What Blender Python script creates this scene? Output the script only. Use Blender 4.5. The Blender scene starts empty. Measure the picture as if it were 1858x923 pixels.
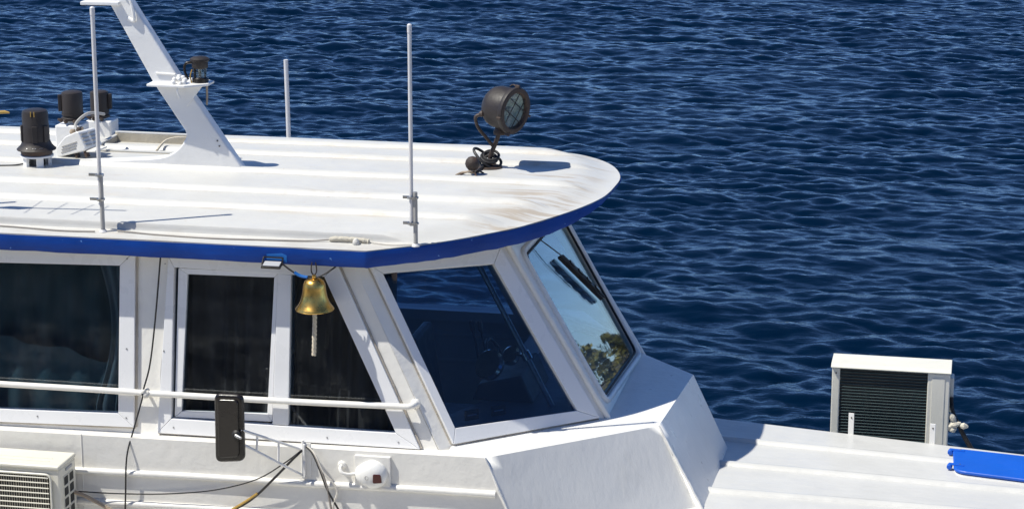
import bpy, bmesh, math, random
import numpy as np
from mathutils import Vector, Matrix
from mathutils.geometry import tessellate_polygon
random.seed(7); rng = np.random.default_rng(11)
R = math.radians
S = bpy.context.scene
COL = S.collection

# ------------------------------------------------------------------ camera
cd = bpy.data.cameras.new('camera'); cam = bpy.data.objects.new('camera', cd); COL.objects.link(cam)
cam.location = (3.926, -14.446, 7.6); cam.rotation_euler = (R(76.0), 0, R(11.5))
cd.lens = 81.38; cd.sensor_width = 36; cd.clip_start = .1; cd.clip_end = 20000
S.camera = cam
# ------------------------------------------------------------------ sky, sun, exposure
SUN_EL, SUN_AZ = 59.0, 24.0            # light travels towards +X, turned 24 degrees to +Y
w = bpy.data.worlds.new('World'); S.world = w; w.use_nodes = True
wn = w.node_tree; wn.nodes.clear()
sky = wn.nodes.new('ShaderNodeTexSky'); sky.sky_type = 'NISHITA'; sky.sun_disc = False
sky.sun_elevation = R(SUN_EL); sky.sun_rotation = R(270 - SUN_AZ)
sky.air_density = 0.7; sky.dust_density = 0.0; sky.ozone_density = 8.0; sky.altitude = 3000
bg = wn.nodes.new('ShaderNodeBackground'); bg.inputs[1].default_value = 0.13
wo = wn.nodes.new('ShaderNodeOutputWorld')
wn.links.new(sky.outputs[0], bg.inputs[0]); wn.links.new(bg.outputs[0], wo.inputs[0])
sl = bpy.data.lights.new('sun', 'SUN'); sl.energy = 4.2; sl.angle = R(0.53); sl.color = (1, .965, .86)
sun = bpy.data.objects.new('sun', sl); COL.objects.link(sun)
tv = Vector((math.cos(R(SUN_EL)) * math.cos(R(SUN_AZ)), math.cos(R(SUN_EL)) * math.sin(R(SUN_AZ)), -math.sin(R(SUN_EL))))
sun.rotation_euler = tv.to_track_quat('-Z', 'Y').to_euler(); sun.location = (-20, -10, 40)
S.view_settings.view_transform = 'Standard'; S.view_settings.look = 'None'
S.view_settings.exposure = 0.45; S.view_settings.gamma = 1.0; S.view_settings.use_curve_mapping = False
S.cycles.max_bounces = 8; S.cycles.transparent_max_bounces = 24; S.cycles.glossy_bounces = 5
S.cycles.caustics_reflective = False; S.cycles.caustics_refractive = False

# ------------------------------------------------------------------ materials
def new_mat(name):
    m = bpy.data.materials.new(name); m.use_nodes = True
    nt = m.node_tree; return m, nt, nt.nodes['Principled BSDF'], nt.nodes['Material Output']
def nd(nt, t, **k):
    n = nt.nodes.new(t)
    for a, b in k.items(): setattr(n, a, b)
    return n
def noise(nt, vec, scale, detail=4, rough=.55, dist=0):
    n = nd(nt, 'ShaderNodeTexNoise'); n.inputs['Scale'].default_value = scale; n.inputs['Detail'].default_value = detail
    n.inputs['Roughness'].default_value = rough; n.inputs['Distortion'].default_value = dist
    nt.links.new(vec, n.inputs['Vector']); return n.outputs[0]
def mapping(nt, vec, scale):
    n = nd(nt, 'ShaderNodeMapping'); n.inputs['Scale'].default_value = scale; nt.links.new(vec, n.inputs[0]); return n.outputs[0]
def ramp(nt, fac, a, b, lo=0, hi=1):
    n = nd(nt, 'ShaderNodeMapRange'); n.interpolation_type = 'SMOOTHSTEP'
    n.inputs[1].default_value = a; n.inputs[2].default_value = b; n.inputs[3].default_value = lo; n.inputs[4].default_value = hi
    nt.links.new(fac, n.inputs[0]); return n.outputs[0]
def math_(nt, op, a, b):
    n = nd(nt, 'ShaderNodeMath', operation=op)
    for i, x in enumerate((a, b)):
        if isinstance(x, (int, float)): n.inputs[i].default_value = x
        else: nt.links.new(x, n.inputs[i])
    return n.outputs[0]
def mix(nt, fac, a, b):
    n = nd(nt, 'ShaderNodeMix', data_type='RGBA')
    for s, x in ((0, fac), (6, a), (7, b)):
        if isinstance(x, (int, float)): n.inputs[s].default_value = x
        elif isinstance(x, tuple): n.inputs[s].default_value = (*x, 1)
        else: nt.links.new(x, n.inputs[s])
    return n.outputs[2]
def bump(nt, bs, h, strength, dist=.01):
    n = nd(nt, 'ShaderNodeBump'); n.inputs['Strength'].default_value = strength; n.inputs['Distance'].default_value = dist
    nt.links.new(h, n.inputs['Height']); nt.links.new(n.outputs[0], bs.inputs['Normal']); return n
def posn(nt): return nd(nt, 'ShaderNodeNewGeometry').outputs['Position']

def paint(name, col, rough=.4, var=.06, grime=None, grime_amt=.35, bscale=18, bstr=.25, stretch=(1, 1, 1), spec=.5, chips=None):
    """Brushed paint: slow tone drift, sparse grime, thick brush relief."""
    m, nt, bs, out = new_mat(name); p = posn(nt)
    n1 = noise(nt, p, 2.3, 5)
    dark = tuple(c * (1 - var * 2.2) for c in col); c = mix(nt, ramp(nt, n1, .3, .7), dark, col)
    if grime:
        g = noise(nt, mapping(nt, p, stretch), 3.1, 8, .68, .4)
        c = mix(nt, math_(nt, 'MULTIPLY', ramp(nt, g, .53, .78), grime_amt), c, grime)
    if chips:
        k = noise(nt, p, 26, 3, .6); c = mix(nt, ramp(nt, k, .70, .74), c, chips)
    nt.links.new(c, bs.inputs['Base Color'])
    r = noise(nt, p, 9, 4); nt.links.new(ramp(nt, r, .2, .8, rough * .8, rough * 1.25), bs.inputs['Roughness'])
    bs.inputs['Specular IOR Level'].default_value = spec
    h = math_(nt, 'ADD', noise(nt, mapping(nt, p, stretch), bscale, 5, .6), math_(nt, 'MULTIPLY', noise(nt, p, 3.2, 2), 1.6))
    bump(nt, bs, h, bstr, .012)
    return m
M = {}
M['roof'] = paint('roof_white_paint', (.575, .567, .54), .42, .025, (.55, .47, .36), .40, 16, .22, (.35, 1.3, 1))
def roof_stains():
    m = M['roof']; nt = m.node_tree; bs = nt.nodes['Principled BSDF']; p = posn(nt)
    src = bs.inputs['Base Color'].links[0].from_socket
    sx = nd(nt, 'ShaderNodeSeparateXYZ'); nt.links.new(p, sx.inputs[0])
    g = noise(nt, mapping(nt, p, (.55, 3.2, 1)), 2.6, 7, .66, .5)
    a = math_(nt, 'MULTIPLY', ramp(nt, g, .50, .61), math_(nt, 'MULTIPLY', ramp(nt, sx.outputs[0], .40, .85), ramp(nt, sx.outputs[0], 1.32, 1.12)))
    g2 = noise(nt, mapping(nt, p, (.5, 2.2, 1)), 1.9, 8, .7, .8); g3 = noise(nt, p, .9, 2)
    b = math_(nt, 'MULTIPLY', math_(nt, 'MULTIPLY', ramp(nt, g2, .56, .72), ramp(nt, g3, .5, .62)), .45)
    sp_ = math_(nt, 'MULTIPLY', ramp(nt, noise(nt, p, 19, 3, .6), .66, .74), ramp(nt, noise(nt, p, 2.1, 2), .48, .62))
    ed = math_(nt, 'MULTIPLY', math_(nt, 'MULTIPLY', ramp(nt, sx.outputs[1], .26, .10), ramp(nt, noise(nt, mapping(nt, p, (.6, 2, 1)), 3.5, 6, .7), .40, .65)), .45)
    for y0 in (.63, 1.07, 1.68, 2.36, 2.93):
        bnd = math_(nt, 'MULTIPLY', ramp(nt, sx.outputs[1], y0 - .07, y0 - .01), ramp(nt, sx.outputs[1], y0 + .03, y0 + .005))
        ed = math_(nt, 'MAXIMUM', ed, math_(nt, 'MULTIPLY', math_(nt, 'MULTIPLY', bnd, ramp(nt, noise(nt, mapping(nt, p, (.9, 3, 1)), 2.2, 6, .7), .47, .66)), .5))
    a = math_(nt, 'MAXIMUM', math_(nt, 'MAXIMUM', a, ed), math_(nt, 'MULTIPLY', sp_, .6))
    nt.links.new(mix(nt, math_(nt, 'MULTIPLY', math_(nt, 'MAXIMUM', a, b), .6), src, (.36, .27, .17)), bs.inputs['Base Color'])
roof_stains()
M['white'] = paint('cabin_white_paint', (.81, .79, .745), .34, .03, (.60, .55, .46), .28, 14, .35)
M['fresh'] = paint('fresh_white_paint', (.81, .80, .77), .32, .02, (.60, .57, .50), .28, 11, .24, (1.6, 1.6, .5))
M['upvc'] = paint('white_plastic_frame', (.79, .79, .80), .3, .012, (.6, .58, .55), .1, 8, .05)
M['sealant'] = paint('old_sealant', (.50, .45, .38), .7, .15, (.16, .12, .09), .8, 30, .5)
M['blue'] = paint('blue_fascia_paint', (.001, .044, .27), .45, .10, (.006, .08, .42), .3, 14, .3, (.5, .5, 2), spec=.25, chips=(.12, .25, .55))
M['hatchblue'] = paint('blue_hatch_paint', (.001, .095, .54), .45, .05, (.004, .07, .45), .3, 12, .2)
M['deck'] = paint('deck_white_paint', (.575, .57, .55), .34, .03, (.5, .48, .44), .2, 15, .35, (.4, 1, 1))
M['mast'] = paint('mast_white_paint', (.80, .79, .77), .36, .03, (.6, .55, .48), .2, 12, .3)
M['acwhite'] = paint('aircon_ivory_paint', (.74, .715, .62), .38, .03, (.5, .46, .36), .3, 20, .08)
M['black'] = paint('black_weathered_paint', (.026, .0195, .018), .55, .15, (.055, .043, .037), .4, 30, .2)
M['blackplastic'] = paint('black_plastic', (.016, .013, .012), .24, .1, (.032, .026, .024), .3, 40, .08)
M['rust'] = paint('rusty_dark_metal', (.075, .05, .038), .6, .3, (.22, .10, .05), .5, 45, .5)
M['grey'] = paint('galvanised_grey', (.40, .39, .375), .5, .08, (.5, .35, .1), .3, 30, .15)
M['polewhite'] = paint('fibreglass_pole', (.66, .645, .645), .42, .05, (.45, .4, .36), .35, 20, .1, (1, 1, .2))
M['beige'] = paint('weathered_beige', (.50, .45, .36), .65, .12, (.25, .2, .13), .6, 25, .4)
M['rubber'] = paint('dark_rubber', (.016, .015, .016), .6, .1, (.05, .045, .04), .5, 50, .2)
M['cable_black'] = paint('black_cable', (.018, .017, .017), .5, .1)
M['cable_grey'] = paint('grey_cable', (.30, .27, .24), .6, .1)
M['cable_white'] = paint('white_cable', (.68, .64, .57), .5, .05)
M['cable_yellow'] = paint('yellow_cable', (.40, .25, .05), .5, .1)
M['tapeblue'] = paint('blue_tape', (.01, .16, .55), .5, .1)
M['tan'] = paint('tan_hose', (.42, .33, .24), .6, .1, (.2, .15, .1), .4)
M['redlens'] = paint('red_lens', (.075, .006, .007), .08, .1, None, 0, 90, .15)
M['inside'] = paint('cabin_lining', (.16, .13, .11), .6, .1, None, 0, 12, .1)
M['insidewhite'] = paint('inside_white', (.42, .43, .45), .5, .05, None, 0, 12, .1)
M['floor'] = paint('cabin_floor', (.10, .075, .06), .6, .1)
M['dash'] = paint('dash_grey_blue', (.17, .21, .25), .45, .08, (.08, .09, .1), .4)
M['dashdark'] = paint('dash_dark', (.03, .032, .036), .45, .1)
M['concrete'] = paint('quay_concrete', (.60, .57, .50), .85, .08, (.34, .32, .27), .4, 6, .6)
M['stone'] = paint('mossy_stone', (.085, .08, .07), .9, .2, (.05, .055, .03), .7, 4, .6)
M['fins'] = paint('condenser_fins', (.012, .016, .016), .5, .15)
M['finwire'] = paint('condenser_wire', (.035, .075, .08), .45, .1)
M['cloth'] = paint('white_rag', (.72, .70, .65), .85, .08, (.4, .36, .3), .4, 40, .5)
M['foil'] = paint('grimy_lagging', (.66, .61, .50), .7, .1, (.25, .2, .14), .6, 50, .8)

def metal(name, col, rough, var=.3, grime=None):
    m, nt, bs, out = new_mat(name); p = posn(nt)
    n = noise(nt, p, 22, 6, .65); c = mix(nt, ramp(nt, n, .35, .7), tuple(x * (1 - var) for x in col), col)
    if grime: c = mix(nt, math_(nt, 'MULTIPLY', ramp(nt, noise(nt, p, 9, 5), .5, .7), .7), c, grime)
    nt.links.new(c, bs.inputs['Base Color']); bs.inputs['Metallic'].default_value = 1
    nt.links.new(ramp(nt, noise(nt, p, 14, 5), .3, .7, rough * .75, rough * 1.3), bs.inputs['Roughness'])
    bump(nt, bs, noise(nt, p, 60, 3), .06, .004); return m
M['brass'] = metal('tarnished_brass', (.95, .58, .15), .30, .25, (.55, .30, .07))
M['steel'] = metal('dull_steel', (.52, .52, .53), .35, .3)
M['chrome'] = metal('worn_chrome', (.55, .57, .6), .2, .2)

def rope_mat():
    m, nt, bs, out = new_mat('cotton_rope'); p = posn(nt)
    n = noise(nt, p, 70, 4); nt.links.new(mix(nt, n, (.42, .35, .25), (.74, .68, .56)), bs.inputs['Base Color'])
    bs.inputs['Roughness'].default_value = .9; bump(nt, bs, n, .5, .004); return m
M['rope'] = rope_mat()

def cloth_mat(name, col):
    m, nt, bs, out = new_mat(name); p = posn(nt)
    n = noise(nt, mapping(nt, p, (14, 14, 1.2)), 2, 3)
    nt.links.new(mix(nt, n, tuple(c * .7 for c in col), col), bs.inputs['Base Color'])
    bs.inputs['Roughness'].default_value = .9; bump(nt, bs, noise(nt, p, 300, 2), .2, .002); return m
M['curtain_blue'] = cloth_mat('blue_curtain', (.06, .115, .14))  # cloth colour for the paler reflection low in the saloon window
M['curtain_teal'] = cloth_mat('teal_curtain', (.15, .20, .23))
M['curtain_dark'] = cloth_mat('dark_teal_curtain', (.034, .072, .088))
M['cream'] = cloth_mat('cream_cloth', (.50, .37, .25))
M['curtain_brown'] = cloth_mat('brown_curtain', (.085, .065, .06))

def glass(name, tint, ior=1.5, wav=.0, dust=.03):
    """Thin pane: mirror by Fresnel over a tinted see-through body, a little dust."""
    m = bpy.data.materials.new(name); m.use_nodes = True; nt = m.node_tree; nt.nodes.clear()
    out = nd(nt, 'ShaderNodeOutputMaterial'); tr = nd(nt, 'ShaderNodeBsdfTransparent'); tr.inputs[0].default_value = (*tint, 1)
    gl = nd(nt, 'ShaderNodeBsdfGlossy'); gl.inputs['Roughness'].default_value = .006
    fr = nd(nt, 'ShaderNodeFresnel'); nt.links.new(ramp(nt, nd(nt, 'ShaderNodeNewGeometry').outputs['Backfacing'], 0, 1, ior, 1 / ior), fr.inputs[0])
    mx = nd(nt, 'ShaderNodeMixShader'); nt.links.new(fr.outputs[0], mx.inputs[0]); nt.links.new(tr.outputs[0], mx.inputs[1]); nt.links.new(gl.outputs[0], mx.inputs[2])
    p = posn(nt)
    if wav:
        b = nd(nt, 'ShaderNodeBump'); b.inputs['Strength'].default_value = wav; b.inputs['Distance'].default_value = .01
        nt.links.new(noise(nt, p, 3.5, 2), b.inputs['Height']); nt.links.new(b.outputs[0], gl.inputs['Normal']); nt.links.new(b.outputs[0], fr.inputs['Normal'])
    df = nd(nt, 'ShaderNodeBsdfDiffuse'); df.inputs[0].default_value = (.5, .5, .48, 1)
    m2 = nd(nt, 'ShaderNodeMixShader')
    nt.links.new(math_(nt, 'MULTIPLY', ramp(nt, noise(nt, p, 5, 6, .7), .35, .8), dust), m2.inputs[0])
    nt.links.new(mx.outputs[0], m2.inputs[1]); nt.links.new(df.outputs[0], m2.inputs[2]); nt.links.new(m2.outputs[0], out.inputs[0]); return m
M['glass_side'] = glass('side_window_glass', (.74, .80, .84), 1.60, .05, .03)
M['glass_facet'] = glass('tinted_quarter_glass', (.50, .64, .76), 1.50, .03, .012)
M['glass_screen'] = glass('windscreen_glass', (.86, .95, .97), 1.56, .03, .01)
M['glass_far'] = glass('far_window_glass', (.72, .78, .82), 1.5)
M['lampglass'] = glass('searchlight_glass', (.9, .95, .92), 1.5, .1, .5)  # heavy pale dust layer stands for the whitish reflection on the lens
M['reflector'] = paint('aged_reflector', (.62, .66, .64), .25, .2, (.3, .34, .36), .7, 12, .4)  # diffuse off-white instead of mirror metal, paints in the bright reflection
M['lens'] = glass('clear_lens', (.75, .78, .74), 1.5, .2, .2)

def water_mat():
    m, nt, bs, out = new_mat('lake_water'); p = posn(nt)
    bs.inputs['Base Color'].default_value = (.0001, .0060, .020, 1); bs.inputs['Roughness'].default_value = .06
    bs.inputs['IOR'].default_value = 1.30; bs.inputs['Specular IOR Level'].default_value = .52; bs.inputs['Specular Tint'].default_value = (.26, .80, 1, 1)
    a = noise(nt, mapping(nt, p, (.7, 1.6, 1)), 5.5, 4, .55, .3); b = noise(nt, mapping(nt, p, (1, 1.3, 1)), 17, 3, .5)
    h = math_(nt, 'ADD', a, math_(nt, 'MULTIPLY', b, .30)); bump(nt, bs, h, .35, .035); return m
M['water'] = water_mat()
def leaf_mat(name, a, b):
    m, nt, bs, out = new_mat(name); p = posn(nt)
    nt.links.new(mix(nt, ramp(nt, noise(nt, p, .6, 4), .3, .7), a, b), bs.inputs['Base Color']); bs.inputs['Roughness'].default_value = .7; return m
M['leaf'] = leaf_mat('shore_foliage', (.11, .135, .025), (.34, .28, .06))
M['bank'] = leaf_mat('shore_ground', (.08, .075, .035), (.2, .16, .08))

# ------------------------------------------------------------------ mesh helpers
V = lambda *a: Vector(a)
class MB:
    def __init__(s): s.v = []; s.f = []
    def face(s, pts):
        b = len(s.v); s.v += [tuple(p) for p in pts]; s.f.append(tuple(range(b, b + len(pts)))); return s
    def add(s, verts, faces):
        b = len(s.v); s.v += [tuple(p) for p in verts]; s.f += [tuple(i + b for i in f) for f in faces]; return s
    def prism(s, poly, vec):
        n = len(poly); poly = [Vector(p) for p in poly]; vec = Vector(vec)
        fs = [tuple(range(n))[::-1], tuple(range(n, 2 * n))] + [(i, (i + 1) % n, n + (i + 1) % n, n + i) for i in range(n)]
        return s.add(poly + [p + vec for p in poly], fs)
    def box(s, a, b):
        (x0, y0, z0), (x1, y1, z1) = a, b
        return s.prism([(x0, y0, z0), (x1, y0, z0), (x1, y1, z0), (x0, y1, z0)], (0, 0, z1 - z0))
    def obox(s, c, ax, ay, az):
        c, ax, ay, az = map(Vector, (c, ax, ay, az))
        return s.prism([c - ax - ay - az, c + ax - ay - az, c + ax + ay - az, c - ax + ay - az], az * 2)
    def holed(s, outer, hole, vec):
        o = [Vector(p) for p in outer]; h = [Vector(p) for p in hole]; vec = Vector(vec); pts = o + h; n = len(pts)
        tri = tessellate_polygon([o, h]); fs = []
        for t in tri: fs += [tuple(t), tuple(i + n for i in t[::-1])]
        k = len(o); m = len(h)
        fs += [(i, (i + 1) % k, n + (i + 1) % k, n + i) for i in range(k)]
        fs += [(k + i, k + (i + 1) % m, n + k + (i + 1) % m, n + k + i) for i in range(m)]
        return s.add(pts + [p + vec for p in pts], fs)
    def ring(s, outer, inner, vec, gap=.0012):
        n = len(outer); o = [Vector(p) for p in outer]; i_ = [Vector(p) for p in inner]
        for k in range(n):
            a, b, c, d = o[k], o[(k + 1) % n], i_[(k + 1) % n], i_[k]
            t = (b - a).normalized() * gap
            s.prism([a + t, b - t, c - t, d + t], vec)
        return s
    def tube(s, path, r, n=8, closed=False, caps=True):
        P = [Vector(p) for p in path]; m = len(P); rr = r if isinstance(r, (list, tuple)) else [r] * m
        up = None; b = len(s.v)
        for i in range(m):
            if closed: t = P[(i + 1) % m] - P[i - 1]
            else: t = P[min(i + 1, m - 1)] - P[max(i - 1, 0)]
            t.normalize()
            if up is None:
                up = t.cross(Vector((0, 0, 1)) if abs(t.z) < .9 else Vector((1, 0, 0))).normalized()
            else: up = (up - t * up.dot(t)).normalized()
            q = t.cross(up)
            for k in range(n):
                a = 2 * math.pi * k / n; s.v.append(tuple(P[i] + (up * math.cos(a) + q * math.sin(a)) * rr[i]))
        for i in range(m if closed else m - 1):
            j = (i + 1) % m
            for k in range(n):
                l = (k + 1) % n; s.f.append((b + i * n + k, b + i * n + l, b + j * n + l, b + j * n + k))
        if caps and not closed:
            s.f.append(tuple(b + k for k in range(n))[::-1]); s.f.append(tuple(b + (m - 1) * n + k for k in range(n)))
        return s
    def lathe(s, prof, o, axis=(0, 0, 1), n=24, capped=True):
        o = Vector(o); a = Vector(axis).normalized(); u = a.cross(Vector((0, 1, 0)) if abs(a.y) < .9 else Vector((1, 0, 0))).normalized(); q = a.cross(u)
        b = len(s.v); m = len(prof)
        for r, h in prof:
            for k in range(n):
                t = 2 * math.pi * k / n; s.v.append(tuple(o + a * h + (u * math.cos(t) + q * math.sin(t)) * max(r, 1e-4)))
        for i in range(m - 1):
            for k in range(n):
                l = (k + 1) % n; s.f.append((b + i * n + k, b + i * n + l, b + (i + 1) * n + l, b + (i + 1) * n + k))
        if capped:
            s.f.append(tuple(b + k for k in range(n))[::-1]); s.f.append(tuple(b + (m - 1) * n + k for k in range(n)))
        return s
    def build(s, name, mat, parent=None, smooth=None, bevel=0, label=None, segs=2):
        v = np.array(s.v, float); c = (v.min(0) + v.max(0)) / 2
        me = bpy.data.meshes.new(name); me.from_pydata([tuple(p) for p in v - c], [], s.f)
        bm = bmesh.new(); bm.from_mesh(me); bmesh.ops.remove_doubles(bm, verts=bm.verts, dist=1e-5) if bevel == 0 and smooth else None
        bmesh.ops.recalc_face_normals(bm, faces=bm.faces); bm.to_mesh(me); bm.free()
        o = bpy.data.objects.new(name, me); COL.objects.link(o); o.location = c
        me.materials.append(M[mat])
        if bevel:
            b = o.modifiers.new('bevel', 'BEVEL'); b.width = bevel; b.segments = segs; b.limit_method = 'ANGLE'; b.angle_limit = R(35)
            b.harden_normals = False
        if smooth:
            me.polygons.foreach_set('use_smooth', [True] * len(me.polygons)); me.set_sharp_from_angle(angle=R(smooth if smooth is not True else 50))
        LOC[o.name] = Vector(c)
        if parent is not None: attach(o, parent)
        if label: o['label'] = label
        return o
LOC = {}
def attach(o, parent):
    o.parent = parent; o.matrix_parent_inverse = Matrix.Translation(-LOC[parent.name])
def thing(name, loc, label, cat, group=None):
    o = bpy.data.objects.new(name, None); COL.objects.link(o); o.location = loc; o.empty_display_size = .1
    LOC[o.name] = Vector(loc); tag(o, label, cat, group); return o
def tag(o, label=None, cat=None, group=None, kind=None):
    if label: o['label'] = label
    if cat: o['category'] = cat
    if group: o['group'] = group
    if kind: o['kind'] = kind
    return o
def lerp(a, b, t): return Vector(a) * (1 - t) + Vector(b) * t
def spline(pts, n=8, closed=False):
    P = [Vector(p) for p in pts]; m = len(P); out = []
    for i in range(m if closed else m - 1):
        g = lambda k: P[k % m] if closed else P[min(max(k, 0), m - 1)]
        a, b, c, d = g(i - 1), g(i), g(i + 1), g(i + 2)
        for j in range(n):
            t = j / n; out.append(.5 * ((2 * b) + (c - a) * t + (2 * a - 5 * b + 4 * c - d) * t * t + (3 * b - a - 3 * c + d) * t ** 3))
    if not closed: out.append(P[-1])
    return out
def rounded(poly, r, n=5):
    P = [Vector(p) for p in poly]; m = len(P); out = []
    for i in range(m):
        a, b, c = P[i - 1], P[i], P[(i + 1) % m]; d1 = (a - b).normalized(); d2 = (c - b).normalized()
        p, q = b + d1 * r, b + d2 * r
        for j in range(n + 1):
            t = j / n; out.append(p * (1 - t) ** 2 + b * 2 * t * (1 - t) + q * t * t)
    return out

# ------------------------------------------------------------------ water
def wave_tile(N, L, lam, seed, wind, spread=2):
    """Random short-crested wave field: height and the sideways drift that sharpens its crests."""
    g = np.random.default_rng(seed); k = 2 * np.pi * np.fft.fftfreq(N, L / N); kx, ky = np.meshgrid(k, k, indexing='ij')
    kk = np.hypot(kx, ky); kk[0, 0] = 1; kp = 2 * np.pi / lam
    c = (kx * math.cos(wind) + ky * math.sin(wind)) / kk
    sp = np.exp(-1.25 * (kp / kk) ** 2) / kk ** 3.5 * (.08 + np.abs(c) ** spread) * np.exp(-(kk * .03) ** 2)
    sp[0, 0] = 0
    F = np.fft.fft2(np.fft.ifft2((g.normal(size=(N, N)) + 1j * g.normal(size=(N, N))) * np.sqrt(sp)).real)
    h = np.fft.ifft2(F).real; gx, gy = np.gradient(h, L / N); n = np.sqrt((gx ** 2 + gy ** 2).mean())
    dx = np.fft.ifft2(-1j * kx / kk * F).real; dy = np.fft.ifft2(-1j * ky / kk * F).real
    return np.stack([dx, dy, h], -1) / n, L
def sample(t, x, y, a):
    h, L = t; N = h.shape[0]; ca, sa = math.cos(a), math.sin(a); u = (x * ca - y * sa) / L * N; v = (x * sa + y * ca) / L * N
    i = np.floor(u).astype(int); j = np.floor(v).astype(int); fu = (u - i)[..., None]; fv = (v - j)[..., None]; i %= N; j %= N; i2 = (i + 1) % N; j2 = (j + 1) % N
    d = h[i, j] * (1 - fu) * (1 - fv) + h[i2, j] * fu * (1 - fv) + h[i, j2] * (1 - fu) * fv + h[i2, j2] * fu * fv
    return np.stack([d[..., 0] * ca + d[..., 1] * sa, -d[..., 0] * sa + d[..., 1] * ca, d[..., 2]], -1)
def make_water():
    far = np.array([40, 80, 160, 320, 700, 1500, 3500, 8000.])
    xs = np.concatenate([-28 - far[::-1], np.arange(-28, 13.01, .05), 13 + far])
    ys = np.concatenate([3 - far[::-1], np.arange(3, 50.01, .047), 50 + far])
    X, Y = np.meshgrid(xs, ys, indexing='ij')
    gust = 1 + .32 * np.sin(X * .31 + 1.3 * np.sin(Y * .17)) * np.sin(Y * .23 + 1.1 * np.sin(X * .19 + 2)) + .12 * np.sin(X * .9 + Y * .35) * np.sin(Y * .7 - X * .2)
    D = (.195 * sample(wave_tile(512, 19.3, .92, 3, R(86), 2.6), X / 1.35, Y, 0) + .15 * sample(wave_tile(512, 12.1, .42, 5, R(80), 1.4), X / 1.3, Y, .25)) * gust[..., None] \
        + .08 * sample(wave_tile(256, 41.0, 3.8, 8, R(105), 2), X, Y, .2)
    e = np.clip(np.minimum(np.minimum(X + 28, 13 - X), np.minimum(Y - 3, 50 - Y)) / 2, 0, 1); D *= e[..., None]
    v = np.stack([X + .9 * D[..., 0], Y + .9 * D[..., 1], D[..., 2]], -1).reshape(-1, 3).astype(np.float32); nx, ny = len(xs), len(ys)
    I = np.arange(nx * ny).reshape(nx, ny); q = np.stack([I[:-1, :-1], I[1:, :-1], I[1:, 1:], I[:-1, 1:]], -1).reshape(-1, 4).astype(np.int32)
    me = bpy.data.meshes.new('water'); me.vertices.add(len(v)); me.vertices.foreach_set('co', v.ravel())
    me.loops.add(q.size); me.loops.foreach_set('vertex_index', q.ravel()); me.polygons.add(len(q))
    me.polygons.foreach_set('loop_start', np.arange(0, q.size, 4, dtype=np.int32))
    me.polygons.foreach_set('use_smooth', np.ones(len(q), dtype=bool)); me.update(calc_edges=True)
    o = bpy.data.objects.new('water', me); COL.objects.link(o); me.materials.append(M['water'])
    tag(o, 'dark blue rippled water all around the boat', kind='structure')
make_water()

# ------------------------------------------------------------------ quay behind the camera, far shore ahead of the boat
tag(MB().prism([(-150, -1.4, -2), (-150, -1.4, 1.1), (-150, -13.5, 1.1), (-150, -13.5, -2)], (320, 0, 0)).build('quay', 'concrete'), 'pale concrete quay the boat lies against', kind='structure')  # unseen, added low and pale to bounce sunlight onto the near side
tag(MB().prism([(-150, -13.6, 0), (-150, -13.6, 6.0), (-150, -200, 6.0), (-150, -200, 0)], (320, 0, 0)).build('promenade', 'stone'), 'dark stone embankment with the upper promenade', kind='structure')  # unseen dark wall, added so the side windows mirror something dark
def shore():
    d = Vector((.33, .944, 0)); t = Vector((.944, -.33, 0)); c0 = Vector((1, 2, 0)) + d * 215
    b = MB(); P = [c0 + t * -200, c0 + t * 220]
    b.add([P[0] + V(0, 0, -1), P[1] + V(0, 0, -1), P[1] + d * 6 + V(0, 0, 1.6), P[0] + d * 6 + V(0, 0, 1.6), P[1] + d * 300 + V(0, 0, 3), P[0] + d * 300 + V(0, 0, 3)], [(0, 1, 2, 3), (3, 2, 4, 5)])
    tag(b.build('riverbank', 'bank'), 'far green bank across the water', kind='structure')
    f = MB()
    for i in range(90):
        s = -150 + 300 * (i + random.random()) / 90; h = random.uniform(3.2, 5.4) if random.random() < .85 else random.uniform(6, 8)
        o = c0 + t * s + d * random.uniform(8, 20); rx = h * random.uniform(.35, .7)
        f.tube([o + V(0, 0, 1), o + V(0, 0, h * .8)], [.2, .06], 5)
        for k in range(330):
            a = random.uniform(0, 6.28); z = random.random() ** .8; rr = rx * math.sqrt(random.random()) * (1.05 - .75 * z)
            p = o + V(math.cos(a) * rr, math.sin(a) * rr, 1.6 + z * h); u = V(random.gauss(0, 1), random.gauss(0, 1), random.gauss(0, 1)).normalized() * .30
            w_ = u.cross(V(random.gauss(0, 1), random.gauss(0, 1), random.gauss(0, 1))).normalized() * .2
            f.face([p - u, p + w_, p + u, p - w_])
    tag(f.build('treeline', 'leaf'), 'yellow green trees along the far bank, mirrored in the windscreen', 'trees', kind='stuff')
shore()

# ------------------------------------------------------------------ the boat
boat = thing('boat', (-1, 1.74, 0), 'white passenger boat with blue roof edge and slanted wheelhouse windows', 'boat')
OUT = [(0, 0), (.3, .16), (.576, .359), (.894, .668), (1.161, 1.099), (1.323, 1.536), (1.358, 2.019), (1.329, 2.391), (1.196, 2.829), (1.008, 3.184), (.765, 3.435), (.40, 3.52)]
XA = -7.0
front = [p.to_2d() for p in spline([(x, y, 0) for x, y in OUT], 5)]
fy = np.maximum.accumulate(np.array([p.y for p in front])); fx = np.array([p.x for p in front])
def xedge(y): return float(np.interp(y, fy, fx))
def zc(y): return 3.9 + .08 * (1 - ((y - 1.76) / 1.76) ** 2)
def sstep(t): t = min(1, max(0, t)); return t * t * (3 - 2 * t)
def zroof(x, y):
    up = sstep((y - .185) / .016) * sstep((3.345 - y) / .016)
    return zc(y) + .048 * up * sstep((xedge(y) - x - .03) / .3)
def fac(y): return 1 - .90 * sstep((y - .75) / 1.25)
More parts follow.
